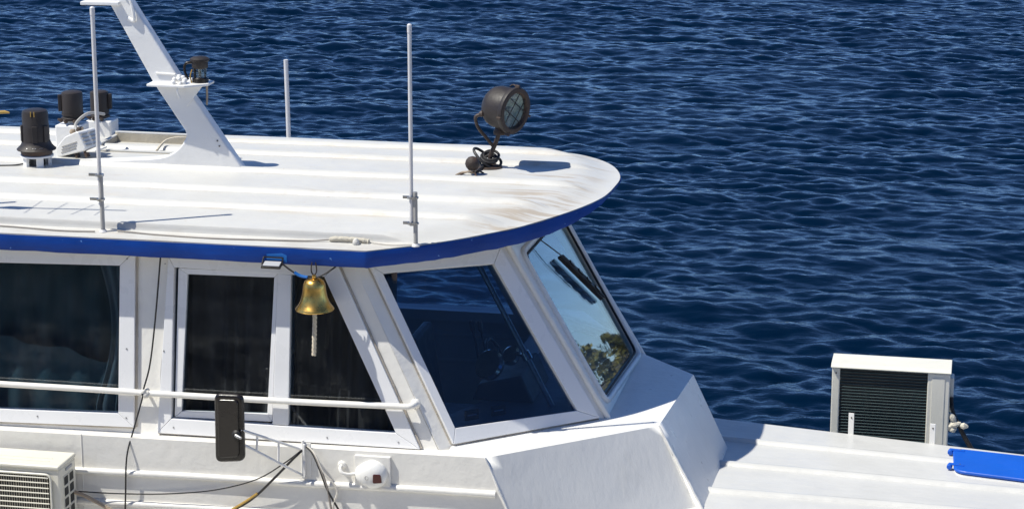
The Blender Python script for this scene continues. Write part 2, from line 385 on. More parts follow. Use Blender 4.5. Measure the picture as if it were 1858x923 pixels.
def make_roof():
    ys = sorted(set([round(v, 4) for v in list(np.linspace(0, .18, 7)) + [.185, .189, .193, .197, .201, .21] + list(np.linspace(.24, 3.3, 52)) + [3.329, 3.333, 3.337, 3.341, 3.345, 3.36] + list(np.linspace(3.38, 3.52, 6))]))
    ss = list(np.linspace(0, .8, 30)) + list(np.linspace(.8, 1, 36))[1:]
    v = []; f = []; n = len(ss)
    for y in ys:
        xe = xedge(y)
        for s in ss:
            x = XA + (xe - XA) * s; v.append((x, y, zroof(x, y) + .0016 * math.sin(x * 5.1 + y * 3) * math.sin(y * 7 + x * 1.3)))
    m = len(v); v += [(x, y, zc(y) - .1 * (1 - (1 - fac(y)) * sstep((x - xedge(y) + .55) / .5))) for x, y, z in v]
    for j in range(len(ys) - 1):
        for i in range(n - 1):
            a = j * n + i; f.append((a, a + 1, a + n + 1, a + n)); f.append((m + a, m + a + n, m + a + n + 1, m + a + 1))
    for i in range(n - 1):
        f.append((i, m + i, m + i + 1, i + 1)); a = (len(ys) - 1) * n + i; f.append((a, a + 1, m + a + 1, m + a))
    for j in range(len(ys) - 1):
        a = j * n + n - 1; f.append((a, m + a, m + a + n, a + n)); a = j * n; f.append((a, a + n, m + a + n, m + a))
    b = MB(); b.v = v; b.f = f
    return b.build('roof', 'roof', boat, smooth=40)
roof = make_roof()
for y0 in (.63, 1.07, 1.68, 2.36, 2.93):
    b = MB(); prof = [(-.015, -.012), (.0, .0), (.012, .016), (.03, .030), (.045, .034), (.06, .034), (.075, .030), (.09, .014), (.10, .0), (.115, -.012)]
    xe = xedge(y0 + .1) - .10; xs = list(np.linspace(XA, xe - .45, 26)) + list(np.linspace(xe - .45, xe, 12))[1:]
    k = len(prof); vv = []
    for x in xs:
        t = sstep((xe - x) / .35); wob = .006 * math.sin(x * 1.9 + y0 * 5)
        for dy, dz in prof: vv.append((x, y0 + dy + wob, zroof(x, y0 + dy) + (dz if dz < 0 else dz * t) - .003))
    b.add(vv, [(i * k + j, (i + 1) * k + j, (i + 1) * k + j + 1, i * k + j + 1) for i in range(len(xs) - 1) for j in range(k - 1)])
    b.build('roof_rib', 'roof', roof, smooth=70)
def make_fascia():
    pts = [(XA, -.004)] + [(x, -.004) for x in np.linspace(-6.5, -.02, 40)] + [(0, -.003)] + [(p.x, p.y) for p in front[1:]] + [(x, 3.525) for x in np.linspace(.2, XA, 20)]
    b = MB(); P = [Vector((x, y, 0)) for x, y in pts]; v = []
    for i, p in enumerate(P):
        t = (P[min(i + 1, len(P) - 1)] - P[max(i - 1, 0)]).normalized(); nrm = Vector((t.y, -t.x, 0)); o = p + nrm * .006; z = zc(min(max(p.y, 0), 3.52))
        k = fac(p.y) if p.x > .25 else (1 if p.y < 1 else .1 + .9 * sstep((.25 - p.x) / .6)); k = max(k, .1)
        j1 = random.uniform(-.0022, .0022); j2 = random.uniform(-.003, .003)
        for q, dz in ((o, -.006 + j1), (o + nrm * .003, -.016), (o + nrm * .003, -.108 * k + j2), (o, -.116 * k + j2), (p - nrm * .014, -.116 * k + j2), (p - nrm * .014, -.104 * k)): v.append((q.x, q.y, z + dz))
    b.add(v, [(i * 6 + j, i * 6 + j + 1, i * 6 + 6 + j + 1, i * 6 + 6 + j) for i in range(len(P) - 1) for j in range(5)])
    return b.build('fascia', 'blue', roof, smooth=40, label='glossy blue edge band')
make_fascia()

K = .128
def yw(z): return .107 + K * (z - 3.12)
def wp(x, z, off=0): return Vector((x, yw(z) - off, z))
def mir(p): return Vector((p[0], 3.48 - p[1], p[2]))
def holed2(b, outer, holes, vec):
    o = [Vector(p) for p in outer]; hs = [[Vector(p) for p in h] for h in holes]; vec = Vector(vec); pts = o + sum(hs, []); n = len(pts)
    fs = []
    for t in tessellate_polygon([o] + hs): fs += [tuple(t), tuple(i + n for i in t[::-1])]
    st = 0
    for l in [o] + hs:
        m = len(l); fs += [(st + i, st + (i + 1) % m, n + st + (i + 1) % m, n + st + i) for i in range(m)]; st += m
    return b.add(pts + [p + vec for p in pts], fs)
def quad_inset(qd, d):
    c = sum((Vector(p) for p in qd), Vector()) / len(qd); return [Vector(p) + (c - Vector(p)).normalized() * d for p in qd]

Pt, Pb, Qt, Qb = V(-.149, .189, 3.759), V(.478, .032, 2.533), V(.767, .945, 3.736), V(1.490, .891, 2.552)
def along(a, b, z): return a + (b - a) * ((z - a.z) / (b.z - a.z))
nF = V(.5911, -.7045, .3928).normalized(); nS = V(.85368, 0, .52079)
tl = lambda x: .024 * (x + 1.688)
LW_O = [wp(-3.95, 3.778 + tl(-3.95), .03), wp(-3.95, 2.556 + tl(-3.95), .03), wp(-1.688, 2.556, .03), wp(-1.688, 3.778, .03)]
LW_I = [wp(-3.84, 3.670 + tl(-3.84)), wp(-3.84, 2.647 + tl(-3.84)), wp(-1.805, 2.647), wp(-1.799, 3.670)]
W2_O = [wp(-1.449, 3.751, .03), wp(-1.519, 2.528, .03), wp(.352, 2.535, .03), wp(-.25, 3.753, .03)]
W2_I = [wp(-1.407, 3.678), wp(-1.419, 2.633), wp(.181, 2.635), wp(-.340, 3.667)]
FC_O = [V(-.058, .25, 3.733), V(.55, .102, 2.55), V(1.431, .845, 2.558), V(.71, .898, 3.737)]
FC_I = [V(.024, .285, 3.670), V(.55, .155, 2.647), V(1.284, .761, 2.628), V(.68, .816, 3.637)]
def wall_side(mirror=False):
    f = mir if mirror else (lambda p: Vector(p))
    b = MB(); s = -1 if mirror else 1
    outer = [wp(XA, 3.84), wp(XA, 2.47), wp(.5, 2.47), wp(-.19, 3.84)]
    hs = [quad_inset([p + V(0, .03, 0) for p in h], .05) for h in (LW_O, W2_O)]
    holed2(b, [f(p) for p in outer], [[f(p) for p in h] for h in hs], (0, .05 * s, 0))
    return b.build('cabin_wall', 'white', boat)
wall_side(); wall_side(True)
def window(outer, inner, nrm, name, mat='upvc', gl='glass_side', depth=.055, label=None):
    nrm = Vector(nrm); b = MB()
    i3 = [Vector(p) + nrm * .03 for p in inner]
    b.ring(outer, i3, -nrm * depth)
    o = b.build(name, mat, boat, bevel=.004, label=label)
    g = MB().prism([p - (p - sum(map(Vector, inner), Vector()) / 4).normalized() * -.012 for p in map(Vector, inner)], -nrm * .006).build('pane', gl, o)
    return o
nW = V(0, -1, K).normalized()
lw = window(LW_O, LW_I, V(0, -1, 0), 'side_window', label='large dark saloon window')
# sliding window of the wheelhouse
b = MB().ring(W2_O, [p - V(0, .03, 0) for p in W2_I], (0, .055, 0)); w2 = b.build('side_window', 'upvc', boat, bevel=.004, label='wheelhouse sliding window with slanted front edge')
MB().prism([wp(-.667, 3.669, .026), wp(-.692, 2.640, .026), wp(-.578, 2.638, .026), wp(-.573, 3.667, .026)], (0, .05, 0)).build('mullion', 'upvc', w2, bevel=.004)
SO = [wp(-1.383, 3.668, .006), wp(-1.402, 2.640, .006), wp(-.70, 2.650, .006), wp(-.672, 3.666, .006)]
SI = [wp(-1.316, 3.630, .006), wp(-1.351, 2.683, .006), wp(-.735, 2.702, .006), wp(-.698, 3.638, .006)]
MB().ring(SO, SI, (0, .035, 0)).build('sash', 'upvc', w2, bevel=.003)
MB().prism([p + V(0, .016, 0) for p in quad_inset(SI, -.012)], (0, .006, 0)).build('pane', 'glass_side', w2)
MB().prism([wp(-.60, 3.69), wp(-.60, 2.60), wp(.20, 2.60), wp(-.325, 3.69)], (0, .006, 0)).build('pane', 'glass_side', w2)
for o_, pts in ((lw, ((-1.745, 3.72), (-1.745, 3.1), (-1.745, 2.62), (-2.4, 2.59), (-3.2, 2.575))), (w2, ((-1.47, 3.70), (-1.475, 3.1), (-1.40, 2.575), (-.9, 2.575), (-.3, 2.575), (.2, 2.575)))):
    for x_, z_ in pts: MB().lathe([(.006, 0), (.005, .003)], wp(x_, z_, .031), (0, -1, .1), 8).build('screw', 'steel', o_)
# quarter window, windscreen
def wall_facet(mirror=False):
    f = mir if mirror else (lambda p: Vector(p))
    n = V(nF.x, -nF.y, nF.z) if mirror else nF
    outer = [along(Pt, Pb, 3.84), along(Pt, Pb, 2.47), along(Qt, Qb, 2.47), along(Qt, Qb, 3.84)]
    b = MB(); holed2(b, [f(p) for p in outer], [[f(p) for p in quad_inset(FC_O, .05)]], -n * .045)
    b.build('quarter_panel', 'white', boat)
    o = window([f(p) + n * .03 for p in FC_O], [f(p) for p in FC_I], n, 'quarter_window', gl='glass_far' if mirror else 'glass_facet', label=None if mirror else 'slanted blue tinted quarter window')
    return o
qw = wall_facet(); wall_facet(True)
for a, c in ((FC_O[1], FC_O[2]), (FC_O[0], FC_O[1])):
    p = [lerp(a, c, t) + nF * .004 + (V(0, 0, -.006) if abs(a.z - c.z) < .1 else V(-.006, 0, 0)) + V(0, 0, random.uniform(-.003, .003)) for t in np.linspace(0, 1, 30)]
    MB().tube(p, .008, 6).build('sealant_bead', 'sealant', qw, smooth=True)
for a, c, o in ((W2_O[1], W2_O[2], w2), (W2_O[2], W2_O[3], w2), (LW_O[2], LW_O[3], lw), (LW_O[1], LW_O[2], lw)):
    ex = V(0, 0, -.006) if abs(a.z - c.z) < .2 else V(.006, 0, 0)
    p = [lerp(a, c, t) + V(0, .024, 0) + ex + V(random.uniform(-.002, .002), 0, random.uniform(-.002, .002)) for t in np.linspace(0, 1, 30)]
    MB().tube(p, .009, 6).build('sealant_bead', 'sealant', o, smooth=True)
def sp(y, z, off=0): return V(1.490 - (z - 2.552) * nS.z / nS.x, y, z) + nS * off
q2t, q2b = 2.55, 2.53
gl4 = [sp(1.184, 3.614), sp(1.089, 2.645), sp(2.397, 2.596), sp(2.54, 3.600)]
grd = rounded(gl4, .07, 6)
b = MB(); holed2(b, [along(Qt, Qb, 3.84), along(Qt, Qb, 2.47), sp(q2b, 2.47), sp(q2t, 3.84)], [grd], -nS * .045)
ws = b.build('windscreen', 'white', boat, label='raked windscreen with rounded corners')
cgl = sum(grd, Vector()) / len(grd)
MB().prism([p + (p - cgl).normalized() * .012 - nS * .012 for p in grd], -nS * .007).build('pane', 'glass_screen', ws)
MB().tube([p + nS * .004 + (p - cgl).normalized() * random.uniform(-.003, .003) for p in grd], .010, 6, closed=True).build('gasket', 'rubber', ws, smooth=True)
MB().tube(rounded([p + (p - cgl).normalized() * .062 + nS * .004 for p in gl4], .085, 7), .024, 8, closed=True).build('moulding', 'fresh', ws, smooth=True)
MB().tube([lerp(Qt, Qb, t) + V(.004, -.004, 0) for t in np.linspace(-.02, 1.02, 12)], .022, 10).build('corner_bead', 'white', ws, smooth=True)
MB().tube([sp(q2t, 3.8, .0), sp(q2b, 2.5, .0)], .022, 10).build('corner_bead', 'white', ws, smooth=True)

# cowl below the wheelhouse windows
ZL = 2.555
A, B, C = V(.831, -.136, ZL), V(1.87, .77, ZL), V(1.954, 2.03, ZL)
W_ = V(2.165, .705, 1.965); B2 = V(2.20, .677, 2.0); C2 = V(2.223, 2.023, 2.0)
def down(p, q, z): return p + (q - p) * ((z - p.z) / (q.z - p.z))
A2 = down(A, V(.982, -.14, 2.206), 1.3); Wd = down(B, W_, 1.3); Bd = down(B, B2, 1.3); Cd = down(C, C2, 1.3)
D, E_ = V(1.45, 2.56, ZL), V(.85, 3.62, ZL)
Dd, Ed = V(1.95, 2.75, 1.3), V(1.2, 3.62, 1.3); back, backd = V(.55, 3.62, ZL - .012), V(.55, -.13, ZL - .012)
b = MB()
def gridquad(b, p, q, r, s, n=14, amp=.003):
    P = [[None] * (n + 1) for _ in range(n + 1)]
    nr = (q - p).cross(s - p).normalized()
    vs = []
    for i in range(n + 1):
        for j in range(n + 1):
            u, v_ = i / n, j / n; x = lerp(lerp(p, q, u), lerp(s, r, u), v_)
            if 0 < i < n and 0 < j < n: x = x + nr * random.uniform(-amp, amp)
            vs.append(x)
    b.add(vs, [(i * (n + 1) + j, (i + 1) * (n + 1) + j, (i + 1) * (n + 1) + j + 1, i * (n + 1) + j + 1) for i in range(n) for j in range(n)])
gridquad(b, A, B, Wd, A2, 14, .0012); gridquad(b, B, Bd, Wd, B, 6, 0) if False else b.face([B, Bd, Wd]); gridquad(b, B, C, Cd, Bd, 12, .0012)
b.face([C, D, Dd, Cd]); b.face([D, E_, Ed, Dd]); b.face([A, B, C, D, E_, back, backd])
cowl = b.build('cowl', 'fresh', boat, smooth=12, label='white faceted cowl below the windscreen')
for a, c in ((B, Bd), (B, Wd), (A, A2)):
    p = [lerp(a, c, t) + V(*(random.uniform(-.0022, .0022) for _ in range(3))) for t in np.linspace(0, 1, 40)]
    MB().tube(p, [.008 + random.uniform(-.0015, .002) for _ in p], 7).build('weld_seam', 'fresh', cowl, smooth=True)
# lower side walls with their ledge and half-round mouldings
LZ = 2.555
for f, s in ((lambda p: Vector(p), 1), (mir, -1)):
    b = MB(); xs = list(np.linspace(XA, -2.6, 6)) + list(np.linspace(-2.05, A.x + .002, 12))
    for x0, x1 in zip(xs[:-1], xs[1:]):
        t0, t1 = .018 * (x0 - .8) if x0 > -6 else -.1, .018 * (x1 - .8)
        e = lambda x: max(-.05, .0097 * (x - .83))
        b.face([f((x0, -.14, LZ + e(x0))), f((x1, -.14, LZ + e(x1))), f((x1, .075, LZ - .03 + e(x1))), f((x0, .075, LZ - .03 + e(x0)))])
        xa, xb = (x0, x1) if x1 < .8 else (x0, A2.x + .004)
        b.face([f((x0, -.14, LZ + e(x0))), f((x1, -.14, LZ + e(x1))), f((xb, -.14, 1.3)), f((xa, -.14, 1.3))])
    sw = b.build('lower_wall', 'white', boat, smooth=20)
    for za, zb, xe in ((2.272, 2.308, .905), (2.048, 2.085, .99)):
        p = [f((x, -.146, za + (zb - za) * (x + 2.02) / 2.92 + .002 * math.sin(x * 4))) for x in np.linspace(-6.8, xe, 40)]
        MB().tube(p, .024, 9).build('half_round_moulding', 'white', sw, smooth=True)
    if s == 1: MB().tube([f((-2.02, -.141, 2.535)), f((-2.025, -.141, 1.4))], .004, 5).build('weld_seam', 'white', sw, smooth=True)
# foredeck trunk
ZD = 2.0
DK = [V(1.6, 2.82, ZD - .01), V(2.058, 2.737, ZD), V(4.4, 2.323, ZD), V(7.0, 1.9, ZD), V(7.0, 1.2, ZD), V(4.4, .62, ZD), V(2.1, .25, ZD), V(1.6, .2, ZD)]
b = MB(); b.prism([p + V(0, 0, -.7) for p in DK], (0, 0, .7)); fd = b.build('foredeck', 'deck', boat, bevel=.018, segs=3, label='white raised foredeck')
for a, c in (((2.1, 2.24), (6.9, 1.68)), ((2.1, 1.672), (6.9, 1.28)), ((2.1, 1.075), (6.9, .9))):
    prof = [(-.012, -.012), (.0, .001), (.012, .016), (.03, .024), (.055, .024), (.085, .002), (.10, -.012)]; b = MB(); k = len(prof); xs = np.linspace(a[0], c[0], 30); vv = []
    for x in xs:
        y = a[1] + (c[1] - a[1]) * (x - a[0]) / (c[0] - a[0]) + .004 * math.sin(x * 2.3)
        for dy, dz in prof: vv.append((x, y + dy - .04, ZD + dz))
    b.add(vv, [(i * k + j, (i + 1) * k + j, (i + 1) * k + j + 1, i * k + j + 1) for i in range(len(xs) - 1) for j in range(k - 1)])
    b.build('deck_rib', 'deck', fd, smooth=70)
for x, y, h in ((3.108, 2.545, .165), (3.722, 2.437, .155)):
    t = V(.985, -.172, 0); o = V(x, y, ZD)
    MB().obox(o + V(0, 0, h / 2 - .02), t * .021, V(.172, .985, 0) * .004, V(0, 0, h / 2 + .02)).build('upright_strap', 'fresh', fd, bevel=.002)
    MB().lathe([(.006, 0), (.006, .004)], o + V(.002, -.004, h - .035), (-.17, -.985, 0), 8).build('bolt_hole', 'rust', fd)
# hull and side decks
HP = [(-7.2, -.75), (1.5, -.75), (3.5, -.45), (5.5, .35), (7.4, 1.3), (7.9, 1.62), (7.4, 1.95), (5.5, 2.85), (3.5, 3.7), (1.5, 4.0), (-7.2, 4.0)]
b = MB(); b.prism([V(x, y, -.4) + V(0, (1.62 - y) * .12, 0) for x, y in HP], (0, 0, .01)); n = len(HP)
b = MB(); top = [V(x, y, 1.32) for x, y in HP]; bot = [V(x - (.5 if x > 5 else 0), y + (1.62 - y) * .14, -.4) for x, y in HP]
b.add(top + bot, [tuple(range(n))] + [(i, n + i, n + (i + 1) % n, (i + 1) % n) for i in range(n)])
hull = b.build('hull', 'fresh', boat, smooth=30)
MB().tube([p + V(0, 0, -.05) for p in top], .045, 8, closed=True).build('rubbing_strake', 'blue', hull, smooth=True)
# handrail along the windows
p = [V(x, 0.0 + .004 * math.sin(x * 3), 2.812 + .018 * max(0, (x + 1.58) / 1.84) + .003 * math.sin(x * 2)) for x in np.linspace(-6.8, .245, 40)]
hr = MB().tube(p + spline([(.275, .0, 2.832), (.30, .015, 2.838), (.308, .05, 2.838), (.308, .085, 2.836)], 4), .0215, 10).build('handrail', 'white', boat, smooth=True)
MB().lathe([(.034, 0), (.034, .012), (.024, .02)], (.308, .078, 2.836), (0, -1, 0), 12).build('rail_flange', 'white', hr, smooth=30)
for x in (-1.60, -4.2): MB().tube([V(x, 0, 2.81), V(x, .08, 2.80)], .012, 8).build('rail_bracket', 'white', hr, smooth=True)

# inside the wheelhouse and the saloon
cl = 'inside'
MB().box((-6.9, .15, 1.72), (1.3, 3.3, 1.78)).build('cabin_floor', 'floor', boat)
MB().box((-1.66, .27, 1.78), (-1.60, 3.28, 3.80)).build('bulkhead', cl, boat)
MB().box((-6.8, 1.9, 1.78), (-1.67, 1.95, 3.80)).build('partition', cl, boat)  # added wall through the saloon, keeps it dark behind the windows
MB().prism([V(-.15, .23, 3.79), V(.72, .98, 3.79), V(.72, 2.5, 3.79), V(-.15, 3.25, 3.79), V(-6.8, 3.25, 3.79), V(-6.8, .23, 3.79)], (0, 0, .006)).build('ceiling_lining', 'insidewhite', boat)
dash = MB().prism([V(.56, .135, 2.565), V(1.40, .86, 2.565), V(1.42, 2.5, 2.565), V(.9, 2.9, 2.565), V(.75, 2.4, 2.565), V(.70, 1.25, 2.565), V(.42, .62, 2.565), V(.30, .16, 2.565)], (0, 0, .03)).build('dashboard', 'dash', boat, bevel=.006)
MB().prism([V(.50, .95, 2.60), V(.95, .95, 2.60), V(.86, .95, 2.80), V(.55, .95, 2.72)], (0, .62, 0)).build('helm_console', 'dashdark', dash, bevel=.015)
MB().lathe([(.11, 0), (.115, .03), (.10, .05), (.09, .05)], V(.62, 1.06, 2.83), V(-.35, -.75, .5), 24).build('compass', 'chrome', dash, smooth=40)
MB().lathe([(.07, 0), (.075, .02), (.06, .035)], V(.74, 1.22, 2.86), V(-.35, -.75, .5), 20).build('gauge', 'chrome', dash, smooth=40)
for dx in (0, .06):
    MB().tube([V(.50 + dx, 1.24, 2.74), V(.47 + dx, 1.25, 2.92), V(.44 + dx, 1.26, 3.04)], .009, 6).lathe([(.012, 0), (.02, .02), (.02, .07), (.012, .08)], V(.44 + dx, 1.26, 3.02), (-.1, 0, 1), 10).build('throttle_lever', 'dashdark', dash, smooth=True)
st = MB().tube([V(.536, 1.0, 3.60), V(.891, .981, 2.942), V(1.085, .946, 2.590)], .020, 10).build('windscreen_strut', 'steel', boat, smooth=True)
MB().lathe([(.036, 0), (.036, .06)], V(.875, .982, 2.97), V(.475, -.03, -.88), 14).tube([V(.89, .98, 2.945), V(.80, 1.06, 2.93)], .013, 8).build('clamp', 'chrome', st, smooth=40)
for x in (.60, .76):
    c = V(x, .50 + (x - .6) * .85, 2.64); d = V(.766, .643, 0)
    MB().obox(c, d * .055, V(-.643, .766, 0) * .006, V(0, 0, .038)).build('switch_box', 'dashdark', dash, bevel=.004)
    MB().obox(c + V(.643, -.766, 0) * .0075, d * .035, V(-.643, .766, 0) * .001, V(0, 0, .004)).build('switch_mark', 'insidewhite', dash)
MB().prism([V(.05, 1.55, 2.2), V(.05, 2.05, 2.2), V(-.05, 2.05, 2.85), V(-.05, 1.55, 2.85)], (-.07, 0, 0)).build('helm_seat_back', 'dashdark', boat, bevel=.02)
MB().box((-.1, 1.55, 2.1), (.4, 2.05, 2.22)).build('helm_seat', 'dashdark', boat, bevel=.03)
wh = [V(.52, 1.75, 2.62) + V(-.25 * math.sin(a) * .3, .2 * math.cos(a), .2 * math.sin(a)) for a in np.linspace(0, 2 * math.pi, 25)[:-1]]
b = MB().tube(wh, .012, 6, closed=True)
for a in (0.5, 2.6, 4.7): b.tube([V(.52, 1.75, 2.62), V(.52, 1.75, 2.62) + V(-.25 * math.sin(a) * .3, .2 * math.cos(a), .2 * math.sin(a))], .009, 6)
b.build('steering_wheel', 'dashdark', boat, smooth=True)
def curtain_or_reflection(x0, x1, zt, zb, y, mat, n=9, amp=.025, taper=0, scallop=0, label=None):
    b = MB(); m = n * 10; rows = 14; v = []
    for j in range(rows + 1):
        t = j / rows
        for i in range(m + 1):
            u = i / m; xx = x0 + (x1 - x0) * u * (1 - taper * math.sin(math.pi * min(1, t * 1.1))); top = zt + scallop * math.sin(u * 11 + 1.5) + .5 * scallop * math.sin(u * 27)
            z = top + (zb - top) * t
            v.append((xx, y + yw(z) + amp * math.sin(u * n * 2 * math.pi + 1.1 * math.sin(u * 13) + .6 * math.sin(t * 3 + u * 9)) * (.5 + .5 * t), z))
    b.add(v, [(j * (m + 1) + i, j * (m + 1) + i + 1, (j + 1) * (m + 1) + i + 1, (j + 1) * (m + 1) + i) for j in range(rows) for i in range(m)])
    return b.build('curtain', mat, boat, smooth=True, label=label)
curtain_or_reflection(-1.70, -2.02, 3.70, 2.58, .11, 'curtain_teal', 5, .02, .35)
curtain_or_reflection(-3.9, -1.72, 3.02, 2.58, .15, 'curtain_blue', 11, .025, 0, .05)  # scalloped sheet stands in for a paler reflection in the glass
curtain_or_reflection(-3.9, -1.70, 3.72, 2.58, .24, 'curtain_dark', 13, .03)
curtain_or_reflection(-1.38, -.66, 3.70, 2.58, .16, 'curtain_brown', 7, .03)
curtain_or_reflection(-.60, .12, 3.70, 2.58, .16, 'curtain_brown', 8, .022)

# ------------------------------------------------------------------ things fixed to the roof
def rz(x, y): return zroof(x, y)
def antenna(base, z_pole0, z_top, r_pole, z_sleeve, r_sleeve, side, clamps, label, lean=0):
    x, y = base; z = rz(x, y); t = thing('whip_antenna', (x, y, z), label, 'antenna', 'white rod antennas on the roof edge')
    L = lambda h, dx=0: V(x + dx + lean * (h - z), y, h)
    MB().lathe([(r_sleeve * 1.9, 0), (r_sleeve * 1.9, .006), (r_sleeve * 1.2, .02)], (x, y, z - .004), (0, 0, 1), 14).build('foot', 'polewhite', t, smooth=30)
    MB().tube([L(z), L(z_sleeve)], r_sleeve, 14).build('support_pipe', 'grey', t, smooth=True)
    MB().tube([L(z_pole0, side), L((z_pole0 + z_top) / 2, side), L(z_top - .05, side)], r_pole, 14).build('rod', 'polewhite', t, smooth=True)
    MB().lathe([(r_pole * 1.18, 0), (r_pole * 1.18, .05), (r_pole * .6, .058)], L(z_top - .055, side), (0, 0, 1), 12).build('cap', 'polewhite', t, smooth=40)
    for h in clamps:
        c = MB().lathe([(r_pole + .016, 0), (r_pole + .016, .014)], L(h, side), (0, 0, 1), 14).lathe([(r_sleeve + .008, .002), (r_sleeve + .008, .012)], L(h), (0, 0, 1), 14)
        c.obox(L(h + .008, (-.055 if side < 0 else .05)), (.03, 0, 0), (0, .006, 0), (0, 0, .009)); c.build('clamp', 'steel', t, smooth=30)
    return t
antenna((-1.900, .125), 4.10, 5.456, .0145, 4.30, .0155, -.008, (4.13, 4.30), 'rod antenna on the roof edge below the slanted mast')
antenna((.300, .150), 4.05, 5.40, .0135, 4.28, .0150, -.0275, (4.06, 4.235), 'rod antenna on the roof edge above the quarter window')
t = MB().tube([V(-1.585, 3.46, 3.9), V(-1.588, 3.46, 4.2), V(-1.594, 3.46, 4.58)], .0185, 12).lathe([(.03, 0), (.03, .01), (.02, .02)], (-1.585, 3.46, 3.908), n=12).build('short_pole', 'polewhite', None, smooth=40)
tag(t, 'short grey white pole on the far roof edge', 'pole')

def mast():
    t = thing('mast', (-1.9, 1.76, 4.0), 'white slanted fin mast rising from the roof', 'mast')
    a = [(-2.62, 5.64), (-2.417, 5.273), (-2.083, 4.663), (-1.850, 4.316)] + [(p.x, p.z) for p in spline([(-1.850, 0, 4.316), (-1.848, 0, 4.26), (-1.92, 0, 4.166), (-2.05, 0, 4.105), (-2.35, 0, 4.075), (-2.7, 0, 4.05), (-3.24, 0, 3.99)], 5)[1:]]
    poly = a + [(-3.24, 3.96), (-1.36, 3.96), (-1.385, 4.0), (-1.735, 4.509), (-1.899, 4.731), (-2.244, 5.278), (-2.46, 5.64)]
    fin = MB().prism([V(x, 1.71, z) for x, z in poly], (0, .10, 0)).build('fin', 'mast', t, bevel=.012, segs=3)
    pl = [V(x, y, 4.66) for x, y in ((-2.10, 1.60), (-1.80, 1.58), (-1.655, 1.70), (-1.655, 1.84), (-1.80, 1.94), (-2.10, 1.92))]
    p = MB().prism(pl, (0, 0, .018)).build('platform', 'mast', t, bevel=.004)
    MB().prism([V(-1.83, 1.70, 4.66), V(-1.70, 1.70, 4.66), V(-1.83, 1.70, 4.50)], (0, .012, 0)).build('gusset', 'mast', p)
    MB().tube([V(-2.06, 1.705, 4.745), V(-1.91, 1.705, 4.74)], .008, 6).build('weld_bead', 'mast', fin, smooth=True)
    MB().obox(V(-2.47, 1.76, 5.255), V(.15, 0, .002), V(0, .09, 0), V(0, 0, .013)).build('spreader', 'mast', t, bevel=.005)
    MB().tube(spline([(-2.30, 1.70, 5.34), (-2.235, 1.69, 5.28), (-2.21, 1.69, 5.17), (-2.22, 1.70, 5.13), (-2.26, 1.71, 5.15)], 6), .012, 7).build('cable_loop', 'mast', t, smooth=True)
    for i in range(9):
        o = V(-1.86 + random.uniform(-.05, .06), 1.66 + random.uniform(-.03, .05), 4.69 + random.uniform(-.0, .035))
        MB().lathe([(.004, -.018), (.016, -.008), (.017, .006), (.006, .018)], o, (random.uniform(-1, 1), random.uniform(-1, 1), .6), 8).build('cable_knot', 'mast', p, smooth=True)
    MB().tube(spline([(-1.84, 1.63, 4.70), (-1.86, 1.60, 4.64), (-1.845, 1.61, 4.58)], 5), .008, 6).build('cable_tail', 'mast', p, smooth=True)
    MB().tube([V(-1.70, 1.8, 4.66), V(-1.70, 1.8, 4.56), V(-1.705, 1.8, 4.50)], .008, 6).build('cable_tail', 'tan', p, smooth=True)
    for x, z in ((-1.60, 4.25), (-1.585, 4.21)):
        MB().lathe([(.006, 0), (.006, .004)], V(x, 1.709, z), (0, -1, 0), 8).build('bolt', 'black', fin)
mast()
def mast_light():
    o = V(-1.735, 1.76, 4.678); t = thing('mast_lamp', o, 'black navigation lamp with clear lens on the mast platform', 'lamp')
    MB().lathe([(.05, 0), (.062, .005), (.062, .03), (.05, .04)], o, n=20).build('base', 'blackplastic', t, smooth=40)
    MB().lathe([(.045, 0), (.050, .02), (.050, .06), (.045, .075)], o + V(0, 0, .038), n=20).build('lens', 'lens', t, smooth=40)
    MB().lathe([(.014, 0), (.014, .07)], o + V(0, 0, .04), n=8).build('bulb', 'chrome', t, smooth=40)
    MB().lathe([(.055, 0), (.060, .01), (.060, .05), (.072, .058), (.072, .072), (.05, .085), (.01, .09)], o + V(.0, 0, .105), n=20).build('cap', 'black', t, smooth=40)
    for a in (1.2, 2.6, 4.2): MB().tube([o + V(.056 * math.cos(a), .056 * math.sin(a), .03), o + V(.056 * math.cos(a), .056 * math.sin(a), .12)], .006, 6).build('guard_rod', 'blackplastic', t, smooth=True)
    MB().tube(spline([o + V(-.05, -.02, .15), o + V(-.10, -.03, .14), o + V(-.11, -.03, .09), o + V(-.085, -.03, .02)], 5), .010, 7).build('cable', 'blackplastic', t, smooth=True)
    MB().tube(spline([o + V(-.045, -.05, .10), o + V(-.06, -.05, .05), o + V(-.05, -.05, .0)], 5), .005, 6).build('cable', 'cable_yellow', t, smooth=True)
mast_light()

